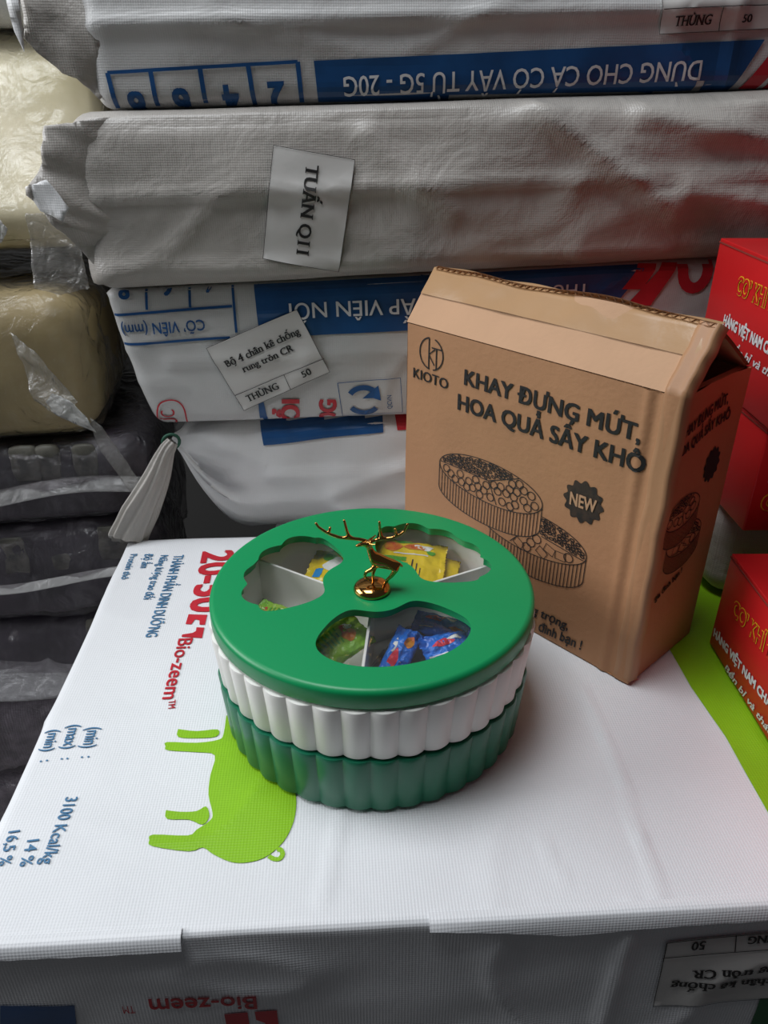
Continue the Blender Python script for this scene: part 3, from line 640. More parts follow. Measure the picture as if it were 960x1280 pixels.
# tied neck of the bottom sack
def worldtube(parent, name, pts, rads, material, n=40, pleat=None, flat=None, sub=6):
    bpy.context.view_layer.update(); inv = parent.matrix_world.inverted()
    bm = bmesh.new(); add_tube(bm, smoothpath(pts, sub), lerp_list(rads, sub), n, pleat, lerp_list(flat, sub) if flat else None); bm.transform(inv)
    return mesh_obj(name, bm, material, parent)
tl = worldtube(b1, 'neck_tail', [(-.230, .771, .114), (-.238, .767, .103), (-.252, .762, .072), (-.272, .757, .036), (-.288, .752, .008), (-.290, .751, .004)], [.006, .009, .015, .021, .022, .021], M_GREY, 60, (9, .12), [1, .8, .6, .5, .55, .55])
bm = bmesh.new(); add_tube(bm, [(-.232 + .0085 * math.cos(t), .772 + .003 * math.cos(t), .113 + .0085 * math.sin(t)) for t in [i * math.pi / 8 for i in range(17)]], [.0018] * 17, 8); bm.transform(b1.matrix_world.inverted())
mesh_obj('tie_string', bm, mat('green_string', (.02, .10, .06), .5), b1)

# loose folded ends of the two upper sacks (thin woven cloth, creased)
def cloth(parent, name, outline, material, depth=.012, seed=0, thick=.0008, step=.005, fold=150):
    """outline: (x, z, y) corners in metres; triangulated, creased and given thickness"""
    P = [Vector((a, b)) for a, b, c in outline]; n = len(P)
    xs = [p.x for p in P]; zs = [p.y for p in P]; pts = []; edge = []
    for i in range(n):
        a, b = P[i], P[(i + 1) % n]; m = max(1, int((b - a).length / step))
        for k in range(m): pts.append(a + (b - a) * k / m + Vector((noise.noise(Vector((k * 3.1, i, seed))), noise.noise(Vector((i, k * 2.7, seed + 5))))) * (.0016 if k else 0))
    m = len(pts); edges = [(i, (i + 1) % m) for i in range(m)]
    x = min(xs)
    while x < max(xs):
        z = min(zs)
        while z < max(zs): pts.append(Vector((x, z))); z += step
        x += step
    vs, es, fs, *_ = delaunay_2d_cdt(pts, edges, [list(range(m))], 1, 1e-6)
    bm = bmesh.new(); V = []
    for v in vs:
        w = [1 / ((v - q).length + 1e-4) ** 2 for q in P]; y = sum(a * o[2] for a, o in zip(w, outline)) / sum(w)
        ca, sa = math.cos(R(fold)), math.sin(R(fold)); al = v.x * ca + v.y * sa; ac = -v.x * sa + v.y * ca
        y += depth * (.55 * noise.noise(Vector((v.x * 11 + seed, v.y * 11, seed * 3.3))) + .75 * abs(noise.noise(Vector((al * 9 + seed, ac * 34, seed)))) + .3 * abs(noise.noise(Vector((al * 22, ac * 60 + seed, 7)))) - .35)
        V.append(bm.verts.new((v.x, y, v.y)))
    for f in fs:
        try: bm.faces.new([V[i] for i in f])
        except ValueError: pass
    bmesh.ops.delete(bm, geom=[v for v in bm.verts if not v.link_faces], context='VERTS')
    bmesh.ops.recalc_face_normals(bm, faces=bm.faces[:])
    bmesh.ops.solidify(bm, geom=bm.faces[:], thickness=thick)
    bpy.context.view_layer.update(); bm.transform(parent.matrix_world.inverted())
    return mesh_obj(name, bm, material, parent)
cloth(b3, 'folded_end', [(-.215, .432, .785), (-.300, .421, .760), (-.307, .392, .755), (-.322, .366, .745), (-.310, .350, .748), (-.268, .284, .765), (-.23, .284, .780), (-.19, .36, .795)], M_GREY, .014, 2, fold=155)
cloth(b3, 'torn_scrap', [(-.322, .372, .742), (-.300, .379, .738), (-.283, .356, .738), (-.290, .344, .738), (-.313, .352, .742)], M_PALE, .010, 6, fold=130)
cloth(b4, 'torn_end', [(-.25, .60, .80), (-.318, .60, .790), (-.307, .53, .782), (-.307, .505, .780), (-.310, .488, .778), (-.302, .478, .778), (-.284, .462, .780), (-.272, .458, .780), (-.256, .441, .783), (-.247, .452, .796), (-.247, .53, .80)], M_GREY, .011, 9, fold=120)
cloth(b4, 'torn_scrap', [(-.316, .52, .776), (-.300, .525, .772), (-.305, .512, .772), (-.311, .478, .774), (-.316, .498, .774)], M_PALE, .008, 4)

# ================================================================== left stack in clear plastic
A10 = R(10); LX = Vector((math.cos(A10), math.sin(A10), 0)); LY = Vector((-math.sin(A10), math.cos(A10), 0))
def lpt(s, d, z): return Vector((-.28, .80, 0)) + LX * s + LY * d + UP * z      # s along the front (negative = left), d back
def bale(z0, z1, s1, seed, label, wrapmat, stripes=False, d0=0.0, tags=(), strapz=None, length=.46, sr=.007, sm=None):
    h = z1 - z0; o = empty('wrapped_bale', lpt(s1 - length / 2, d0 + .17, z0), A10)
    tag(o, label, 'bale', 'dark wrapped bales of the left stack')
    rows = 6; rr = .5 * h
    def shp(s, p):
        s = s.copy()
        return s
    cre = [((x, -.165, .01), (x + .01, -.165, h), -.006, .008) for x in [-.2 + i * .068 for i in range(7)]]
    if stripes: cre = [((x, -.165, .0), (x + .045, -.165, h), -.006, .005) for x in [-.24 + i * .022 for i in range(22)]]
    bm = soft_box(length, .33, h - .004, r=.024, seg=.009, amp=.006, freq=(7, 6, 6), ridge=.002, bulge=.006, seed=seed, creases=cre, bottom=0)
    mesh_obj('packs', bm, M_STRIPE if stripes else M_PURPLE, o)
    bm = soft_box(length + .008, .345, h, r=.026, seg=.009, amp=.005, freq=(9, 8, 12), ridge=.006, rfreq=(11, 9, 18), bulge=.005, seed=seed + 50, bottom=0, top=.3)
    mesh_obj('plastic_wrap', bm, wrapmat, o)
    for (x, zz, w, hh) in tags:
        bm = soft_box(w, .006, hh, r=.0028, seg=.004, amp=.002, freq=(30, 30, 30), bulge=.002, seed=seed + x * 9)
        t = mesh_obj('pack_end', bm, M_TAG, o); t.location = (x + length / 2 - .45 + .22, -.168, zz)
    if strapz is not None:
        pts = [(-length / 2 + length * i / 14, -.182 - .002 * math.sin(i), strapz + .006 * math.sin(i * .7 + seed)) for i in range(15)]
        bm = bmesh.new(); add_tube(bm, smoothpath(pts, 3), [sr] * 43, 16, (5, .05), [.25 if sr < .01 else .12] * 43); mesh_obj('plastic_strip', bm, sm or M_TAIL, o)
    return o
ba = 'dark pack bale in clear plastic, '
bale(FZ, -.505, .01, 70, ba + 'at the floor under the stack by the left edge', M_WRAPG, True)
bale(-.505, -.385, .0, 71, ba + 'lowest in view at the left edge, striped weave', M_WRAPG, True)
bale(-.385, -.255, .0, 72, ba + 'striped, beside the front left edge of the pig sack', M_WRAPG, True)
bale(-.255, -.130, .0, 73, ba + 'under a glossy grey film band', M_WRAPG, tags=((.15, .085, .034, .035),), strapz=.05, sr=.026, sm=film('glossy_grey_band', (.95, .95, .95), .42, .14, .9, 35, (.42, .41, .42)))
bale(-.130, .002, .01, 74, ba + 'pale wavy strip across, level with the pig sack corner', M_WRAPG, tags=((.02, .075, .03, .045), (.06, .07, .028, .05), (.175, .08, .032, .045), (.11, .07, .022, .025)), strapz=.065, sr=.006)
bale(.002, .104, .012, 75, ba + 'right under the ochre foam bale', M_WRAPG, tags=((.095, .060, .026, .040), (.16, .058, .022, .040), (.12, .058, .02, .040)), strapz=.050, sr=.010, sm=film('dull_band', (1, 1, 1), .28, .25, .6, 30, (.42, .41, .40)))
def foam(z0, z1, s1, d0, seed, m, label, wrap, length=.46, r=.035, lean=0):
    o = empty('foam_bale', lpt(s1 - length / 2, d0 + .17, z0), A10); tag(o, label, 'bale', 'foam bales of the left stack')
    bm = soft_box(length, .33, z1 - z0 - .004, r=r, seg=.01, amp=.006, freq=(5, 5, 5), ridge=0, bulge=.01, seed=seed, bottom=0, top=.5, shape=lambda s, p: Vector((s.x, s.y + lean * max(0, s.z - .04) * (1 if s.y < 0 else .0), s.z))); mesh_obj('foam_block', bm, m, o)
    bm = soft_box(length + .01, .345, z1 - z0, r=r, seg=.008, amp=.007, freq=(9, 8, 12), ridge=.006, rfreq=(12, 9, 14), bulge=.010, seed=seed + 9, bottom=0, top=.3, shape=lambda s, p: Vector((s.x, s.y + lean * max(0, s.z - .04) * (1 if s.y < 0 else .0), s.z))); mesh_obj('plastic_wrap', bm, wrap, o)
    return o
f2 = foam(.106, .268, -.038, -.002, 81, M_FOAM2, 'ochre foam bale in crumpled clear plastic, midway up the left stack', M_WRAP)
f1 = foam(.300, .508, -.012, .045, 83, M_FOAM, 'bright cream foam bale in clear plastic at the upper left', film('thin_clear_wrap', (1, 1, 1), .06, .14, .8, 22, (.75, .72, .64)), lean=.75)
# crumpled tie of the ochre bale and its trailing plastic
bpy.context.view_layer.update()
tp = cloth(f2, 'plastic_tie', [(-.345, .172, .765), (-.325, .168, .76), (-.310, .150, .757), (-.306, .130, .757), (-.318, .138, .757), (-.345, .150, .76), (-.355, .162, .765)], film('crumpled_white_plastic', (1, 1, 1), .6, .2, .8, 60, (.7, .7, .68)), .018, 14)
cloth(f2, 'plastic_fold', [(-.375, .235, .766), (-.35, .215, .76), (-.318, .165, .757), (-.34, .150, .757), (-.365, .165, .76)], film('thin_plastic', (1, 1, 1), .14, .15, .8, 40, (.7, .7, .66)), .014, 15)
cloth(f2, 'plastic_tail', [(-.311, .145, .765), (-.300, .135, .764), (-.272, .075, .763), (-.258, .040, .765), (-.275, .036, .766), (-.292, .075, .766), (-.31, .115, .766)], film('thin_plastic_tail', (1, 1, 1), .22, .2, .6, 40, (.45, .43, .40)), .008, 16)
cloth(f1, 'plastic_bunch', [(-.390, .37, .775), (-.365, .352, .765), (-.352, .335, .762), (-.362, .322, .765), (-.39, .33, .77)], MATS['crumpled_white_plastic'], .018, 17)
cloth(f1, 'hanging_film', [(-.345, .345, .79), (-.300, .345, .79), (-.295, .275, .785), (-.325, .268, .785), (-.35, .275, .785)], MATS['thin_plastic_tail'], .012, 18)
# pale sack on top of the cream bale, tied with green string
st = sack('white_sack', -.78, -.25, .93, .3, .508, .66, M_PALE, 'pale sack with a green string on top of the cream foam bale', r=.03, seg=.015, amp=.005, seed=41)
st.rotation_euler = (0, 0, A10)
bpy.context.view_layer.update()
bm = bmesh.new(); add_tube(bm, smoothpath([(-.40, .875, .50), (-.375, .868, .522), (-.352, .87, .541), (-.33, .876, .56), (-.31, .888, .60)], 5), [.003] * 21, 8); bm.transform(st.matrix_world.inverted())
mesh_obj('green_string', bm, mat('bright_green_string', (.0, .35, .12), .4), st)

# ================================================================== brown carton
CW, CDp, CH = .275, .105, .257
cu = Vector((.678, -.735, 0)).normalized(); cn = Vector((.735, .678, 0)).normalized(); c0 = Vector((.2085, .5065, .0025))
ctr = c0 - cu * (CW / 2) + cn * (CDp / 2)
carton = empty('carton', ctr, math.atan2(cu.y, cu.x))
tag(carton, 'brown cardboard carton with open taped top, printed with the round tray it held', 'box')
bm = bmesh.new(); T = .004
def front_ridge(x):      # the tape over the front right edge leaves two upright folds
    e = CW / 2 - x
    return .0016 * math.exp(-((e - .026) / .004) ** 2) - .0016 * math.exp(-((e - .019) / .004) ** 2) + .0010 * math.exp(-((e - .009) / .006) ** 2) if e < .06 else 0
xs = [-CW / 2 + (CW - .06) * i / 20 for i in range(21)] + [CW / 2 - .06 + .06 * i / 40 for i in range(1, 41)]; zs = [CH * i / 24 for i in range(25)]
def grid(fn, us, vs, flip=False):
    g = [[bm.verts.new(fn(u, v)) for v in vs] for u in us]
    for a, b in zip(g, g[1:]):
        for i in range(len(vs) - 1):
            f = (a[i], b[i], b[i + 1], a[i + 1]); bm.faces.new(f[::-1] if flip else f)
def fy(x, z): return -CDp / 2 - front_ridge(x) * (.7 + .3 * noise.noise(Vector((x * 30, z * 12, 0)))) - .0012 * noise.noise(Vector((x * 9, z * 9, 3))) * min(1, z * 20)
grid(lambda x, z: (x, fy(x, z), z), xs, zs)
grid(lambda x, z: (x, -CDp / 2 + T, z), [-CW / 2 + T, CW / 2 - T], [T, CH], True)
ys = [-CDp / 2 + CDp * i / 12 for i in range(13)]
def dent(y, z): return -.004 * math.exp(-((y - .01) / .03) ** 2) * max(0, (z / CH)) ** 2
grid(lambda y, z: (CW / 2 + dent(y, z) * (1 if abs(y) < CDp / 2 - 1e-4 else 0), y if y > -CDp / 2 + 1e-5 else fy(CW / 2, z), z), ys, zs)
grid(lambda y, z: (CW / 2 - T - .004 + 0 * y, y, z), [-CDp / 2 + T, CDp / 2 - T], [T, CH], True)
grid(lambda y, z: (-CW / 2, y, z), ys, zs, True); grid(lambda y, z: (-CW / 2 + T, y, z), [-CDp / 2 + T, CDp / 2 - T], [T, CH])
grid(lambda x, z: (x, CDp / 2, z), [-CW / 2, CW / 2], [0, CH], True); grid(lambda x, z: (x, CDp / 2 - T, z), [-CW / 2 + T, CW / 2 - T], [T, CH])
grid(lambda x, y: (x, y, 0), [-CW / 2, CW / 2], [-CDp / 2, CDp / 2], True); grid(lambda x, y: (x, y, T), [-CW / 2 + T, CW / 2 - T], [-CDp / 2 + T, CDp / 2 - T])
for (xa, xb, ya, yb) in ((-CW / 2, CW / 2, CDp / 2 - T, CDp / 2), (-CW / 2, -CW / 2 + T, -CDp / 2, CDp / 2), (CW / 2 - T - .004, CW / 2 - .003, -CDp / 2, CDp / 2), (-CW / 2, CW / 2, -CDp / 2, -CDp / 2 + T)):
    grid(lambda x, y: (x, y, CH - .0002), [xa, xb], [ya, yb])
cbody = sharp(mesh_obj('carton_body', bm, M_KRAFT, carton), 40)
def flap(name, hinge, length, ang, sgn, x0, x1, warp=0, par=carton):
    """corrugated sheet hinged on a top edge: two liners with a wave between; sgn=+1 tilts towards +y"""
    bm = bmesh.new(); n = 220; dirv = Vector((0, sgn * math.cos(ang), math.sin(ang))); nor = Vector((0, -sgn * math.sin(ang), math.cos(ang))); m = 6
    for side in (-1, 0, 1):
        g = []
        for i in range(n + 1):
            x = x0 + (x1 - x0) * i / n; row = []
            for k in range(m + 1):
                t = k / m; off = side * .0016 if side else .0013 * math.sin(x * 900)
                ww = warp * t * t * noise.noise(Vector((x * 11, t, 4))) + .002 * t * noise.noise(Vector((x * 20, 2, 9)))
                row.append(bm.verts.new(Vector((x, hinge[0], hinge[1])) + dirv * (length * t) + nor * (off + ww)))
            g.append(row)
        for a, b in zip(g, g[1:]):
            for k in range(m): bm.faces.new((a[k], b[k], b[k + 1], a[k + 1]))
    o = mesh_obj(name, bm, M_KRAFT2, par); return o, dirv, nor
ff, fd, fn_ = flap('front_flap', (-CDp / 2 + .001, CH), .056, R(52), 1, -CW / 2 - .001, CW / 2 - .002, .004)
rf, rd, rn = flap('rear_flap', (CDp / 2 - .001, CH), .086, R(33), -1, -CW / 2 + .004, CW / 2 - .002, .004)
flap('side_flap', (-CDp / 2 + .012, CH - .03), .07, R(5), 1, CW / 2 - .055, CW / 2 - .012)
# tape along the joint of the two flaps, hanging over the right end
bm = bmesh.new(); rows = []; H0 = Vector((0, -CDp / 2 + .001, CH))
for i in range(61):
    x = -CW / 2 + CW * i / 60; row = []
    for k, t in enumerate((.52, .64, .76, .88, 1.0)): row.append(H0 + fd * (.056 * t) + fn_ * (.0030 + .0008 * noise.noise(Vector((x * 40, t * 5, 1)))))
    e = i / 60
    top = H0 + fd * .056; row.append(top + Vector((0, .006, .002 + .002 * noise.noise(Vector((x * 25, 0, 5))))))
    rows.append([bm.verts.new(Vector((x, 0, 0)) + v) for v in row])
for a, b in zip(rows, rows[1:]):
    for k in range(len(a) - 1): bm.faces.new((a[k], b[k], b[k + 1], a[k + 1]))
mesh_obj('packing_tape', bm, M_TAPE, carton)
bm = bmesh.new(); rows = []      # strip wrapped over the right end of the flap and down the corner
for i in range(81):
    t = i / 80; row = []
    if t < .3:
        u = 1 - t / .3; c = H0 + fd * (.056 * u); nn = fn_ * .0040
    else:
        u = (t - .3) / .7; c = H0 + Vector((0, 0, -(CH - .004) * u)); nn = Vector((0, -.0017, 0))
    wob = .0010 * noise.noise(Vector((t * 14, 3, 3)))
    for (dx, dn) in ((-.0155, .2), (-.0145, .9), (-.011, 1.0), (-.0075, .75), (-.003, .9), (.0012, 1.1), (.0018, .3)): row.append(bm.verts.new(Vector((CW / 2 + dx + wob, 0, 0)) + c + nn * dn + (Vector((0, .010, -.004)) if dx > .0012 else Vector((0, 0, 0)))))
    rows.append(row)
for a, b in zip(rows, rows[1:]):
    for k in range(len(a) - 1): bm.faces.new((a[k], a[k + 1], b[k + 1], b[k]))
mesh_obj('corner_tape', bm, M_TAPE2, carton)
# carton printing
CF = -cn
p = Print(cbody, CF, .012, .0006); p.inv = carton.matrix_world.inverted()
LG = SHP['c_logo'][0]; c = Vector(LG[0]); rad = .0148
def cp(c, x, z): return tuple(Vector(c) + cu * x + UP * z)
for a0, a1 in ((100, 262), (280, 440)): p.line([cp(c, rad * math.cos(R(a)), rad * math.sin(R(a))) for a in range(a0, a1 + 1, 9)], .0013)
p.line([cp(c, -.003, .0143), cp(c, -.003, -.0145)], .0013); p.line([cp(c, .0045, .005), cp(c, -.003, -.001), cp(c, .004, -.010)], .0013)
p.line([cp(c, .0005, .006), cp(c, .0135, .006)], .0013); p.line([cp(c, .0065, .006), cp(c, .0065, -.0135)], .0013)
p.text(LET['c_txt'][0], .01); p.make('logo_print', M_BLACK, carton)
p = Print(cbody, CF, .012, .0006)
p.text(LET['c_txt'][1], .028); p.text(LET['c_txt'][2], .028); p.make('title_lettering', M_BLACK, carton)
p = Print(cbody, CF, .012, .0006); p.text(LET['c_it'][0], .02, .25); p.text(LET['c_it'][1], .02, .25); p.make('slogan_lettering', M_BLACK, carton)
def badge(p, c, ax, r, rz):
    p.poly([tuple(Vector(c) + ax * (r * (1 + .09 * math.cos(12 * t)) * math.cos(t)) + UP * (rz * (1 + .09 * math.cos(12 * t)) * math.sin(t))) for t in [i * math.pi / 60 for i in range(120)]])
p = Print(cbody, CF, .012, .0006); badge(p, SHP['c_badge'][0][0], cu, .0178, .0178); bd = p.make('badge_print', M_BLACKW, carton)
p = Print(cbody, CF, .012, .0011); p.text(LET['c_new'][0], .03); p.make('badge_lettering', M_KRAFT2, bd)

def tray_drawing(p, c_top, c_bot, ax, a, b, w, lw, full=True, seed=1):
    """two stacked fluted trays in line drawing; centres of their rims, half axes a, b, wall height w"""
    rnd = random.Random(seed)
    def P(c, x, z): return tuple(Vector(c) + ax * x + UP * z)
    def ell(c, a0, a1, dz=0, n=48): return [P(c, a * math.cos(R(a0 + (a1 - a0) * i / n)), b * math.sin(R(a0 + (a1 - a0) * i / n)) + dz) for i in range(n + 1)]
    rel = Vector(c_top) - Vector(c_bot); rx, rz = rel.dot(ax), rel.z
    def hid(x, z):   # inside the upper tray's outline, seen from the lower tray's centre
        x -= rx; z -= rz
        if abs(x) > a: return False
        h = b * math.sqrt(max(0, 1 - (x / a) ** 2)); return -h - w < z < h
    for c, low in ((c_top, False), (c_bot, True)):
        for i in range(120):
            q = (math.cos(R(i * 3)) * a, math.sin(R(i * 3)) * b); q2 = (math.cos(R(i * 3 + 3)) * a, math.sin(R(i * 3 + 3)) * b)
            if not (low and (hid(*q) or hid(*q2))): p.line([P(c, *q), P(c, *q2)], lw)
            if i >= 60 and not (low and (hid(q[0], q[1] - w) or hid(q2[0], q2[1] - w))): p.line([P(c, q[0], q[1] - w), P(c, q2[0], q2[1] - w)], lw)
        for i in range(34):
            t = R(180 + 180 * i / 33) if True else 0; x = -a + 2 * a * i / 33; z = -b * math.sqrt(max(0, 1 - (x / a) ** 2))
            if not (low and (hid(x, z) or hid(x, z - w))): p.line([P(c, x, z), P(c, x, z - w)], lw * .9)
        arms = ((-a * .98, b * .1), (a * .55, b * .80), (a * .18, -b * .9)) if not low else ((-a * .3, -b * .85), (-.1 * a, b * .75), (a * .96, -b * .2))
        hub = (0, b * .1) if not low else (a * .0, b * .15)
        for q in arms:
            seg = [(hub[0] + (q[0] - hub[0]) * i / 8, hub[1] + (q[1] - hub[1]) * i / 8) for i in range(9)]
            seg = [s for s in seg if not (low and hid(*s))]
            if len(seg) > 1: p.line([P(c, *s) for s in seg], lw)
        if not full: continue
        ang = sorted(math.atan2((q[1] - hub[1]) / b, (q[0] - hub[0]) / a) % (2 * math.pi) for q in arms)
        def sector(x, z):
            t = math.atan2((z - hub[1]) / b, (x - hub[0]) / a) % (2 * math.pi); return sum(t > g for g in ang) % 3
        placed = []
        for tries in range(6000):
            x = rnd.uniform(-a, a); z = rnd.uniform(-b, b); s = sector(x, z)
            grain = (s == 1) if not low else (s == sector(a * .5, b * .4))
            r = .0019 if grain else .0041
            if low and not grain: r = .0046
            if (x / (a - r * 1.5)) ** 2 + (z / (b - r * 1.0)) ** 2 > 1 or (low and (hid(x - r, z) or hid(x + r, z) or hid(x, z + r))): continue
            near = False
            for q in arms:
                A = Vector(hub); B = Vector(q); ab = B - A; t = max(0, min(1, (Vector((x, z)) - A).dot(ab) / ab.length_squared))
                if (Vector((x, z)) - (A + ab * t)).length < r * 1.05: near = True
            if near or any((x - X) ** 2 + ((z - Z2) * 1.15) ** 2 < ((r + rr_) * .86) ** 2 for X, Z2, rr_ in placed): continue
            placed.append((x, z, r))
            if grain:
                t = rnd.uniform(-1.2, .3); k = [(1.15 * r * math.cos(u), .6 * r * math.sin(u)) for u in [i * math.pi / 4 for i in range(8)]]
                k = [(X * math.cos(t) - Y * math.sin(t), X * math.sin(t) + Y * math.cos(t)) for X, Y in k]
                p.line([P(c, x + X, z + Y) for X, Y in k], lw * 1.25, closed=True)
            elif low and rnd.random() < .45:
                t = rnd.uniform(-.6, .1); k = [(X * math.cos(t) - Y * math.sin(t), X * math.sin(t) + Y * math.cos(t)) for X, Y in ((-1.15 * r, -.8 * r), (1.15 * r, -.8 * r), (1.15 * r, .8 * r), (-1.15 * r, .8 * r))]
                p.line([P(c, x + X, z + Y) for X, Y in k], lw, closed=True)
            else: p.line([P(c, x + r * math.cos(u), z + r * .92 * math.sin(u)) for u in [i * math.pi / 7 for i in range(14)]], lw, closed=True)
D1 = SHP['d_top'][0]; ct = Vector(lp(D1[1], D1[2], .5)); ct.z = .1337; D2 = SHP['d_bot'][0]; cb = Vector(D2[2]) - cu * .061; cb.z = .1035
p = Print(cbody, CF, .03, .0006); tray_drawing(p, ct, cb, cu, .0612, .0205,   .0232, .00085); p.make('tray_drawing', M_BLACK, carton)
CS = cu
p = Print(cbody, CS, .012, .0006)
for s in LET['cs_txt']: p.text(s, .025)
c = Vector(SHP['cs_badge'][0][0]); badge(p, c, cn, .011, .0145)
c = Vector(SHP['cs_draw'][0][0]); p.step = .03
tray_drawing(p, c + UP * .006, c + cn * .012 - UP * .022, cn, .028, .014, .016, .0008, full=True, seed=5); p.make('side_print', M_BLACK, carton)

# ================================================================== red cartons on the right
def red_box(lo, hi, rz, label, pivot):
    c = Vector(((lo[0] + hi[0]) / 2, (lo[1] + hi[1]) / 2, lo[2])); o = empty('red_carton', c, rz); tag(o, label, 'box', 'red cartons of the right stack')
    hx, hy, h = (hi[0] - lo[0]) / 2, (hi[1] - lo[1]) / 2, hi[2] - lo[2]
    bm = bmesh.new(); add_box(bm, (-hx, -hy, 0), (hx, hy, h - .004), .0015); b = sharp(mesh_obj('carton_body', bm, M_REDBOX, o), 60)
    for s in (-1, 1):
        bm = bmesh.new(); x0, x1 = (-hx, -.0012) if s < 0 else (.0012, hx)
        add_box(bm, (x0, -hy + .001, h - .0035), (x1, hy - .001, h), .0008); mesh_obj('top_flap', bm, M_REDBOX, o, False)
    bm = bmesh.new(); add_box(bm, (-hx - .0004, -hy, h - .0041), (-hx + .003, hy, h - .0029)); mesh_obj('flap_crease', bm, M_REDDK, o, False)
    return o, b
lowc, lowb = red_box((.298, .275, .004), (.45, .562, .100), R(0), 'red carton with yellow and white lettering, standing lowest by the green border', None)
sup = sack('white_sack', .365, .66, .615, .145, .004, .099, M_GREY, 'small pale sack behind the lowest red carton, under the turned one', r=.015, seg=.012, amp=.003, seed=55)
midc, midb = red_box((.320, .602, .1005), (.60, .764, .199), R(1.5), 'red carton turned across the others, in shade in the middle of the red stack', None)
topc, topb = red_box((.319, .475, .2005), (.475, .764, .326), R(0), 'red carton on top of the red stack, beside the open brown carton', None)
bpy.context.view_layer.update()
WX = Vector((-1, 0, 0))
def red_print(o, b, key):
    for k in ('_y', '_w', '_s'):
        t, a, c, hh = LET[key + k][0]; dz = .0035 if k == '_s' and key == 'r1' else 0; LET[key + k] = [(t, (a[0], a[1] - .0045, a[2] + dz), (c[0], c[1] - .0045, c[2] + dz), hh)]
    p = Print(b, WX, .02, .0005); p.text(LET[key + '_y'][0], .06); yl = p.make('yellow_lettering', M_YELL, o)
    p = Print(b, WX, .02, .0009); p.text(LET[key + '_y'][0], .022); p.make('letter_fill', M_REDBOX, yl)
    p = Print(b, WX, .02, .0005); p.text(LET[key + '_w'][0], .04); p.text(LET[key + '_s'][0], .015, .3); p.make('white_lettering', M_OFFW, o)
red_print(lowc, lowb, 'r1'); red_print(topc, topb, 'r3')
MF = Vector((0, -1, 0))
p = Print(midb, MF, .02, .0005); p.text(('HÀNG VIỆT', (.334, .6, .150), (.44, .6, .150), .012), .045); p.make('white_lettering', M_OFFW, midc)
p = Print(midb, MF, .02, .0005); p.text(('CƠ KHÍ', (.333, .6, .122), (.42, .6, .122), .016), .06); yl = p.make('yellow_lettering', M_YELL, midc)
p = Print(midb, MF, .02, .0009); p.text(('CƠ KHÍ', (.333, .6, .122), (.42, .6, .122), .016), .022); p.make('letter_fill', M_REDBOX, yl)

# ================================================================== round candy box
CX, CY = -.009, .4935; Z0 = .003
cbox = empty('candy_box', (CX, CY, Z0)); tag(cbox, 'round two-tier candy box with green windowed lid and gold deer handle', 'candy box')
NF = 40
def flute(depth): return lambda r, a, k: r - depth * (1 - abs(math.sin(NF * a / 2)) ** .8) if r > .1165 else r
bm = bmesh.new()      # lower tray: fluted wall, rim, hollow inside
rg = add_lathe(bm, [(.1190, .0), (.1200, .001), (.1235, .047), (.1228, .0492), (.1165, .0492), (.1155, .046), (.1145, .004)], 480, flute(.0024)); cap(bm, rg[0], True); cap(bm, rg[-1])
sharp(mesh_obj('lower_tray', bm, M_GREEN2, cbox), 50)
bm = bmesh.new()      # upper tray sits in the lower one
rg = add_lathe(bm, [(.1140, .0475), (.1160, .0505), (.1205, .0505), (.1216, .0520), (.1256, .0930), (.1252, .0950), (.1180, .0966), (.1155, .0966), (.1150, .095), (.1130, .0535)], 480, flute(.0030)); cap(bm, rg[0], True); cap(bm, rg[-1])
up = sharp(mesh_obj('upper_tray', bm, M_CREAM, cbox), 50)
for ang in (28, 148, 266):
    bm = bmesh.new(); add_box(bm, (0, -.0011, .0536), (.1140, .0011, .0955), .0005); bm.transform(Matrix.Rotation(R(ang), 4, 'Z')); mesh_obj('divider', bm, M_CREAM, up, False)
# lid: rounded plate with three scalloped openings
def hole(phi, n=240, lobes=.0058):
    pts = []
    for i in range(n):
        t = 2 * math.pi * i / n; ct, stn = math.cos(t), math.sin(t)
        sx = math.copysign(abs(ct) ** .62, ct); sy = math.copysign(abs(stn) ** .62, stn)
        r = .0675 + .0355 * sy; half = R(51 - 9 * (sy + 1) / 2); th = sx * half
        if sy > -.2: r += lobes * (abs(math.sin(th * 9.5 + .4)) ** .8 - .7) * min(1, (sy + .2) * 2)
        else: r += .0035 * math.cos(th * 3) * min(1, (-.2 - sy) * 2)
        a = R(phi) + th; pts.append(Vector((r * math.cos(a), r * math.sin(a))))
    return pts
def offs(pts, d):
    out = []; n = len(pts)
    for i in range(n):
        t = (pts[(i + 2) % n] - pts[i - 2]).normalized(); out.append(pts[i] + Vector((t.y, -t.x)) * d)
    return out
bm = bmesh.new(); ZT = .1125
outer = [Vector((.1193 * math.cos(2 * math.pi * i / 240), .1193 * math.sin(2 * math.pi * i / 240))) for i in range(240)]
HOLES = [hole(284, lobes=.0), hole(44), hole(165)]
tops = [offs(h, .0032) for h in HOLES]
pts = list(outer); edges = [(i, (i + 1) % 240) for i in range(240)]; faces = []
loops = []
for h in tops:
    s = len(pts); pts += h; edges += [(s + i, s + (i + 1) % len(h)) for i in range(len(h))]; loops.append((s, len(h)))
vs, es, fs, ov, oe, of = delaunay_2d_cdt(pts, edges, [], 0, 1e-7)
V = [bm.verts.new((v.x, v.y, ZT)) for v in vs]
def inside(pt, poly):
    c = False; j = len(poly) - 1
    for i in range(len(poly)):
        if (poly[i].y > pt.y) != (poly[j].y > pt.y) and pt.x < (poly[j].x - poly[i].x) * (pt.y - poly[i].y) / (poly[j].y - poly[i].y) + poly[i].x: c = not c
        j = i
    return c
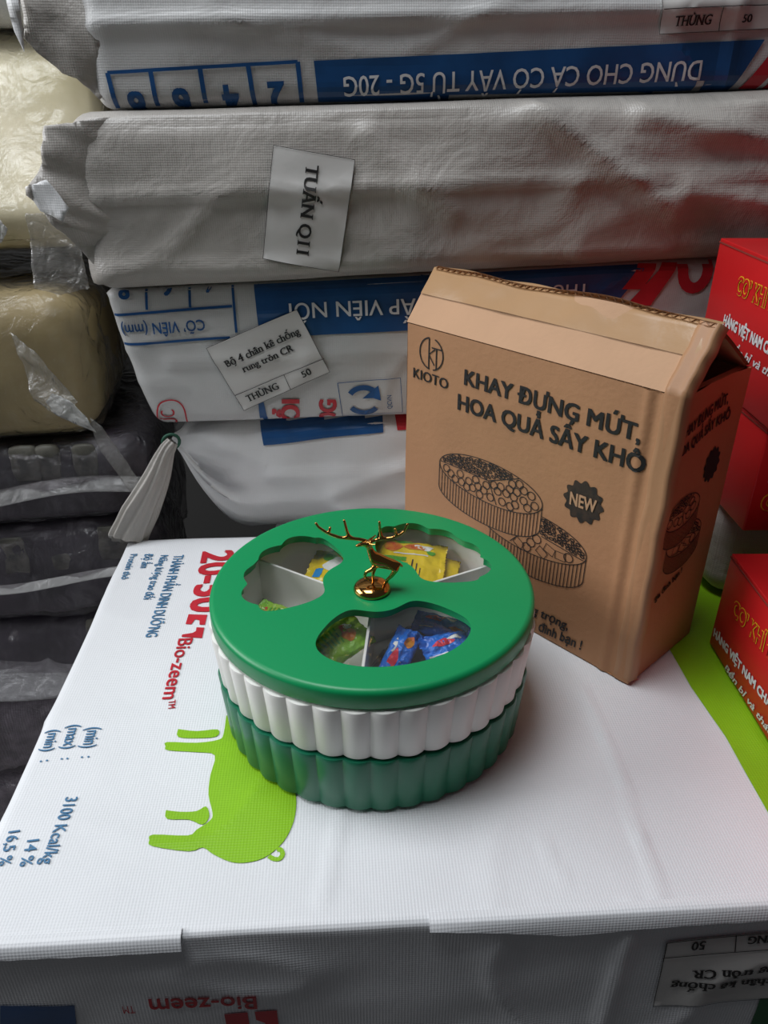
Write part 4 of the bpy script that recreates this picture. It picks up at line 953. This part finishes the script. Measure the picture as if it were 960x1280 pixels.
for f in fs:
    c = sum((vs[i] for i in f), Vector((0, 0))) / len(f)
    if c.length < .1194 and not any(inside(c, h) for h in tops):
        fc = bm.faces.new([V[i] for i in f]); fc.normal_update()
        if fc.normal.z < 0: fc.normal_flip()
inv = {}
for i, o in enumerate(ov):
    for k in o: inv[k] = i
for (s, n), h in zip(loops, HOLES):
    prev = [V[inv[s + i]] for i in range(n)]
    for k in range(1, 6):
        t = k / 5 * math.pi / 2; ring = [bm.verts.new((p.x, p.y, ZT - .0032 * (1 - math.cos(t)))) for p in offs(h, .0032 * (1 - math.sin(t)))]
        for i in range(n): bm.faces.new((prev[i], prev[(i + 1) % n], ring[(i + 1) % n], ring[i]))
        prev = ring
    ring = [bm.verts.new((p.x, p.y, .1045)) for p in h]
    for i in range(n): bm.faces.new((prev[i], prev[(i + 1) % n], ring[(i + 1) % n], ring[i]))
prev = [V[inv[i]] for i in range(240)]
for k in range(1, 8):
    t = k / 7 * math.pi / 2; r = .1193 + .0042 * math.sin(t); z = ZT - .0042 * (1 - math.cos(t))
    ring = [bm.verts.new((r * math.cos(2 * math.pi * i / 240), r * math.sin(2 * math.pi * i / 240), z)) for i in range(240)]
    for i in range(240): bm.faces.new((prev[i], ring[i], ring[(i + 1) % 240], prev[(i + 1) % 240]))
    prev = ring
for r, z in ((.1236, .0985), (.1230, .0975), (.1212, .0975), (.1208, .1035), (.1160, .1042)):
    ring = [bm.verts.new((r * math.cos(2 * math.pi * i / 240), r * math.sin(2 * math.pi * i / 240), z)) for i in range(240)]
    for i in range(240): bm.faces.new((prev[i], ring[i], ring[(i + 1) % 240], prev[(i + 1) % 240]))
    prev = ring
bmesh.ops.recalc_face_normals(bm, faces=bm.faces[:])
lid = sharp(mesh_obj('lid', bm, M_GREEN, cbox), 60)
bm = bmesh.new(); rg = add_lathe(bm, [(.1165, .1040), (.08, .1040)], 96); cap(bm, rg[1]); bmesh.ops.recalc_face_normals(bm, faces=bm.faces[:]); mesh_obj('clear_window', bm, M_CLEAR, lid, False)

# ---- gold deer
def skin(name, verts, edges, rads, material, parent, sub=2, loc=(0, 0, 0)):
    me = bpy.data.meshes.new(name); me.from_pydata([Vector(v) for v in verts], edges, []); o = bpy.data.objects.new(name, me); COL.objects.link(o)
    sm = o.modifiers.new('s', 'SKIN'); sm.use_smooth_shade = True
    for i, r in enumerate(rads):
        r = r if isinstance(r, tuple) else (r, r); me.skin_vertices[0].data[i].radius = r
    me.skin_vertices[0].data[0].use_root = True
    ss = o.modifiers.new('d', 'SUBSURF'); ss.levels = sub; ss.render_levels = sub
    dg = bpy.context.evaluated_depsgraph_get(); m2 = bpy.data.meshes.new_from_object(o.evaluated_get(dg)); bpy.data.objects.remove(o)
    m2.name = name; m2.materials.clear(); m2.materials.append(material)
    for p in m2.polygons: p.use_smooth = True
    o = bpy.data.objects.new(name, m2); COL.objects.link(o); o.parent = parent; o.location = loc; return o
K = 1 / 1600; KZ = 1 / 1600 / .84
def dp(x, y, d=0): return ((x - 466) * K, d * K, (737 - y) * KZ)
DZ = (0, -.0105, ZT)
bm = bmesh.new(); rg = add_lathe(bm, [(.0120, .0), (.0140, .0006), (.0142, .0020), (.0132, .0042), (.0105, .0060), (.006, .0071), (.001, .0074)], 48); cap(bm, rg[0], True); cap(bm, rg[-1])
dome = mesh_obj('deer_base', bm, M_GOLD, lid); dome.location = DZ
V_, E_, R_ = [], [], []
def chain(start, pts, rads):
    prev = start
    for q, r in zip(pts, rads):
        V_.append(q); R_.append(r); i = len(V_) - 1
        if prev is not None: E_.append((prev, i))
        prev = i
    return prev
mm = .001
chain(None, [dp(472, 701), dp(484, 704), dp(492, 706)], [4.6 * mm, 4.0 * mm, 4.3 * mm])          # trunk
n1 = chain(0, [dp(466, 694), dp(463, 686), dp(460, 681)], [3.4 * mm, 2.3 * mm, 2.4 * mm])       # neck, head
chain(n1, [dp(453, 683), dp(447, 685)], [1.6 * mm, 1.0 * mm])                                    # muzzle
chain(n1, [dp(466, 680, -6), dp(471, 678, -10)], [.9 * mm, .4 * mm]); chain(n1, [dp(466, 679, 6), dp(471, 677, 10)], [.9 * mm, .4 * mm])   # ears
chain(0, [dp(468, 709, -4), dp(459, 713, -4), dp(457, 718, -4), dp(463, 723, -4)], [2.0 * mm, 1.3 * mm, 1.1 * mm, .9 * mm])            # lifted foreleg
chain(0, [dp(470, 710, 4), dp(467, 719, 4), dp(468, 733, 2)], [2.0 * mm, 1.3 * mm, 1.0 * mm])
chain(2, [dp(494, 711, -4), dp(489, 718, -4), dp(483, 724, -3), dp(478, 734, -2)], [2.4 * mm, 1.6 * mm, 1.1 * mm, 1.0 * mm])
chain(2, [dp(495, 711, 5), dp(493, 718, 5), dp(486, 725, 4), dp(481, 734, 3)], [2.4 * mm, 1.6 * mm, 1.1 * mm, 1.0 * mm])
chain(2, [dp(499, 706), dp(503, 709)], [1.4 * mm, .6 * mm])
skin('deer_body', V_, E_, R_, M_GOLD, dome)
for side in (-1, 1):
    V_, E_, R_ = [], [], []
    if side < 0:
        pts = [(461, 680), (452, 678), (440, 677), (428, 676), (414, 671), (404, 664), (401, 659)]; tines = [(2, (437, 668), (434, 656)), (4, (417, 669), (418, 664)), (3, (420, 672), (417, 666))]
    else:
        pts = [(463, 680), (470, 677), (478, 676), (486, 675), (496, 673), (504, 667), (508, 658)]; tines = [(2, (476, 667), (475, 655)), (4, (494, 669), (493, 663))]
    chain(None, [dp(*q, side * -2) for q in pts], [1.2 * mm, 1.35 * mm, 1.4 * mm, 1.3 * mm, 1.15 * mm, 1.0 * mm, .95 * mm])
    for k, a, b in tines[:2]: chain(k, [dp(*a, side * -2), dp(*b, side * -3)], [1.1 * mm, .9 * mm])
    skin('antler', V_, E_, R_, M_GOLD, dome)

# ================================================================== wrapped sweets inside
def pillow(lx, ly, h, seed, crimp=.006, crumple=.0025, nx=40, ny=24):
    bm = bmesh.new(); G = {}
    for s in (1, -1):
        for i in range(nx + 1):
            for j in range(ny + 1):
                if s < 0 and (i in (0, nx) or j in (0, ny)): G[(s, i, j)] = G[(1, i, j)]; continue
                x = (i / nx - .5) * lx; y = (j / ny - .5) * ly; u = min(1, max(0, (lx / 2 - abs(x) - crimp) / (lx * .22))); v = 1 - (2 * y / ly) ** 2
                z = s * h / 2 * (u ** .6) * (max(v, 0) ** .5)
                z += crumple * noise.fractal(Vector((x * 90 + seed * 3, y * 90, s * .2 * u + seed)), .8, 2, 3) + .5 * crumple * max(0, 1 - 4 * abs(noise.noise(Vector((x * 70 + seed, y * 160, seed))))) 
                if abs(x) > lx / 2 - crimp: z += .0008 * math.sin(y * 900)
                y2 = y * (.86 + .14 * math.cos(math.pi * u)) if False else y
                G[(s, i, j)] = bm.verts.new((x, y2, z))
        for i in range(nx):
            for j in range(ny):
                f = [G[(s, i, j)], G[(s, i + 1, j)], G[(s, i + 1, j + 1)], G[(s, i, j + 1)]]
                try: bm.faces.new(f if s > 0 else f[::-1])
                except ValueError: pass
    return bm
M_YW = mat('yellow_sachet', (.78, .56, .02), .22, crinkle=.2, cscale=60); M_GW = mat('lime_wrapper', (.20, .50, .03), .2, crinkle=.6, cscale=70, col2=(.42, .58, .06), vscale=30)
M_BW = mat('blue_wrapper', (.008, .10, .50), .16, crinkle=.7, cscale=80, col2=(.015, .20, .75), vscale=40); M_NAVY_SHADE = mat('navy_shade', (.003, .006, .022), .3, crinkle=.4, cscale=30)  # the navy is compartment shade put into a colour
M_WW = mat('white_print', (.78, .78, .74), .25); M_OW = mat('orange_print', (.75, .30, .03), .3, col2=(.55, .05, .02), vscale=120); M_LG = mat('green_print', (.08, .36, .03), .3); M_BP = mat('blue_panel', (.02, .25, .6), .3)
def sweet(name, label, cat, lx, ly, h, loc, rot, material, seed, prints=(), group=None, crumple=.0025):
    o = mesh_obj(name, pillow(lx, ly, h, seed, crumple=crumple), material); o.location = Vector(loc) + Vector((CX, CY, Z0)); o.rotation_euler = [R(a) for a in rot]; tag(o, label, cat, group or {'sachet': 'yellow sachets', 'sweet': 'wrapped sweets'}[cat])
    bpy.context.view_layer.update(); n = o.matrix_world.to_3x3() @ Vector((0, 0, 1))
    for (nm, m, polys) in prints:
        p = Print(o, n, .003, .0004)
        for pl in polys: p.poly([tuple(o.matrix_world @ Vector((x, y, 0))) for x, y in pl], smooth=3 if len(pl) > 4 else 0)
        p.make(nm, m)
    return o
def rect(x0, y0, x1, y1): return [(x0, y0), (x1, y0), (x1, y1), (x0, y1)]
def blob(x, y, rx, ry, k=0, n=9): return [(x + rx * (1 + .25 * math.sin(i * 2.3 + k)) * math.cos(i * 2 * math.pi / n), y + ry * (1 + .25 * math.cos(i * 1.7 + k)) * math.sin(i * 2 * math.pi / n)) for i in range(n)]
sach = [('orange_print', M_OW, [blob(-.016, .016, .008, .006, 1), blob(.004, .017, .009, .004, 3)]), ('green_print', M_LG, [blob(-.006, .024, .007, .003, 2), blob(.018, .012, .004, .003), rect(-.022, -.004, -.002, .002), rect(-.018, -.010, .0, -.006)]), ('white_print', M_WW, [rect(-.014, .006, .016, .0075), blob(.012, .018, .008, .004, 5), blob(-.02, -.014, .004, .008, 3)]),
        ('ingredient_print', M_BLACK, [rect(.003, -.026, .0042, .0), rect(.007, -.026, .008, -.004), rect(.0105, -.022, .0113, -.010)])]
sweet('sachet', 'yellow flat sachet lying uppermost in the back compartment, under the right lid opening', 'sachet', .064, .056, .006, (.030, .066, .0895), (8, 4, -8), M_YW, 1, sach, crumple=.0012)
sweet('sachet', 'yellow sachet edge showing from beneath the uppermost one, under the right lid opening', 'sachet', .064, .056, .006, (.040, .062, .0800), (6, 6, -12), M_YW, 2, [], crumple=.0012)
sweet('sachet', 'yellow sachet with white flower print under the left lid opening', 'sachet', .05, .046, .006, (-.032, .062, .087), (5, -8, -14), M_YW, 4, [('white_print', M_WW, [blob(.0, .0, .010, .008, 2), blob(.006, -.010, .008, .006, 1)]), ('green_print', M_LG, [blob(-.008, .010, .006, .005, 1), blob(.006, .014, .006, .003, 3)]), ('blue_panel', M_BP, [rect(-.016, -.018, -.009, -.006)])], crumple=.0012)
gp = lambda k: [('dark_green_print', M_LG, [rect(-.018 + i * .0035, -.006, -.0165 + i * .0035, .008) for i in range(7)]), ('orange_print', M_OW, [blob(.012, .0, .006, .007, k), blob(-.022, .002, .003, .006, k + 2)]), ('white_print', M_WW, [blob(.016, .006, .004, .003, k)])]
sweet('sweet', 'lime green wrapped sweet alone under the left lid opening', 'sweet', .058, .030, .013, (-.068, -.004, .075), (8, 10, -20), M_GW, 6, gp(1))
sweet('sweet', 'lime green wrapped sweet uppermost under the front opening, left of the divider', 'sweet', .056, .032, .014, (-.028, -.040, .084), (18, -6, 40), M_GW, 7, gp(2))
sweet('sweet', 'lime green wrapped sweet at the front rim left of the divider', 'sweet', .052, .030, .013, (-.030, -.074, .075), (14, 6, -28), M_GW, 8, gp(4))
sweet('sweet', 'lime green wrapped sweet with orange end at the left tip of the front opening', 'sweet', .052, .028, .013, (-.056, -.052, .070), (10, 12, 8), M_GW, 9, gp(0))
bp = lambda k: [('red_print', mat('pink_print', (.65, .03, .06), .3), [blob(-.006, .003, .008, .003, k)]), ('orange_print', M_OW, [blob(.012, -.003, .006, .003, k)]), ('white_print', M_WW, [blob(.004, .006, .006, .0016, k), rect(-.02, -.006, -.006, -.005)])]
sweet('sweet', 'added dark navy sheet painting the shade under the blue sweets right of the divider', 'sweet',   .105, .085, .006, (.048, -.032, .0585), (0, 0, 60), M_NAVY_SHADE, 11, [])  # added flat sheet, darkens the compartment floor in place of real shade
sweet('sweet', 'slim blue wrapped sweet standing aslant beside the front divider', 'sweet', .044, .020, .010, (.020, -.048, .080), (18, -28, 62), M_BW, 12, bp(1))
sweet('sweet', 'blue wrapped sweet lying at the front rim right of the divider', 'sweet', .048, .022, .011, (.026, -.082, .080), (22, -4, 12), M_BW, 13, bp(2))
sweet('sweet', 'blue wrapped sweet with orange side, largest and farthest right under the front opening', 'sweet', .046, .026, .012, (.058, -.046, .085), (20, 6, 22), M_BW, 14, bp(3))
sweet('sweet', 'blue wrapped sweet at the inner edge of the front opening, farthest from the rim', 'sweet', .046, .022, .011, (.054, -.014, .080), (12, 4, -20), M_BW, 15, bp(5))
sweet('sweet', 'crumpled blue wrapped sweet half hidden between two others right of the divider', 'sweet', .042, .022, .011, (.044, -.066, .070), (10, -8, 70), M_BW, 16, bp(0))
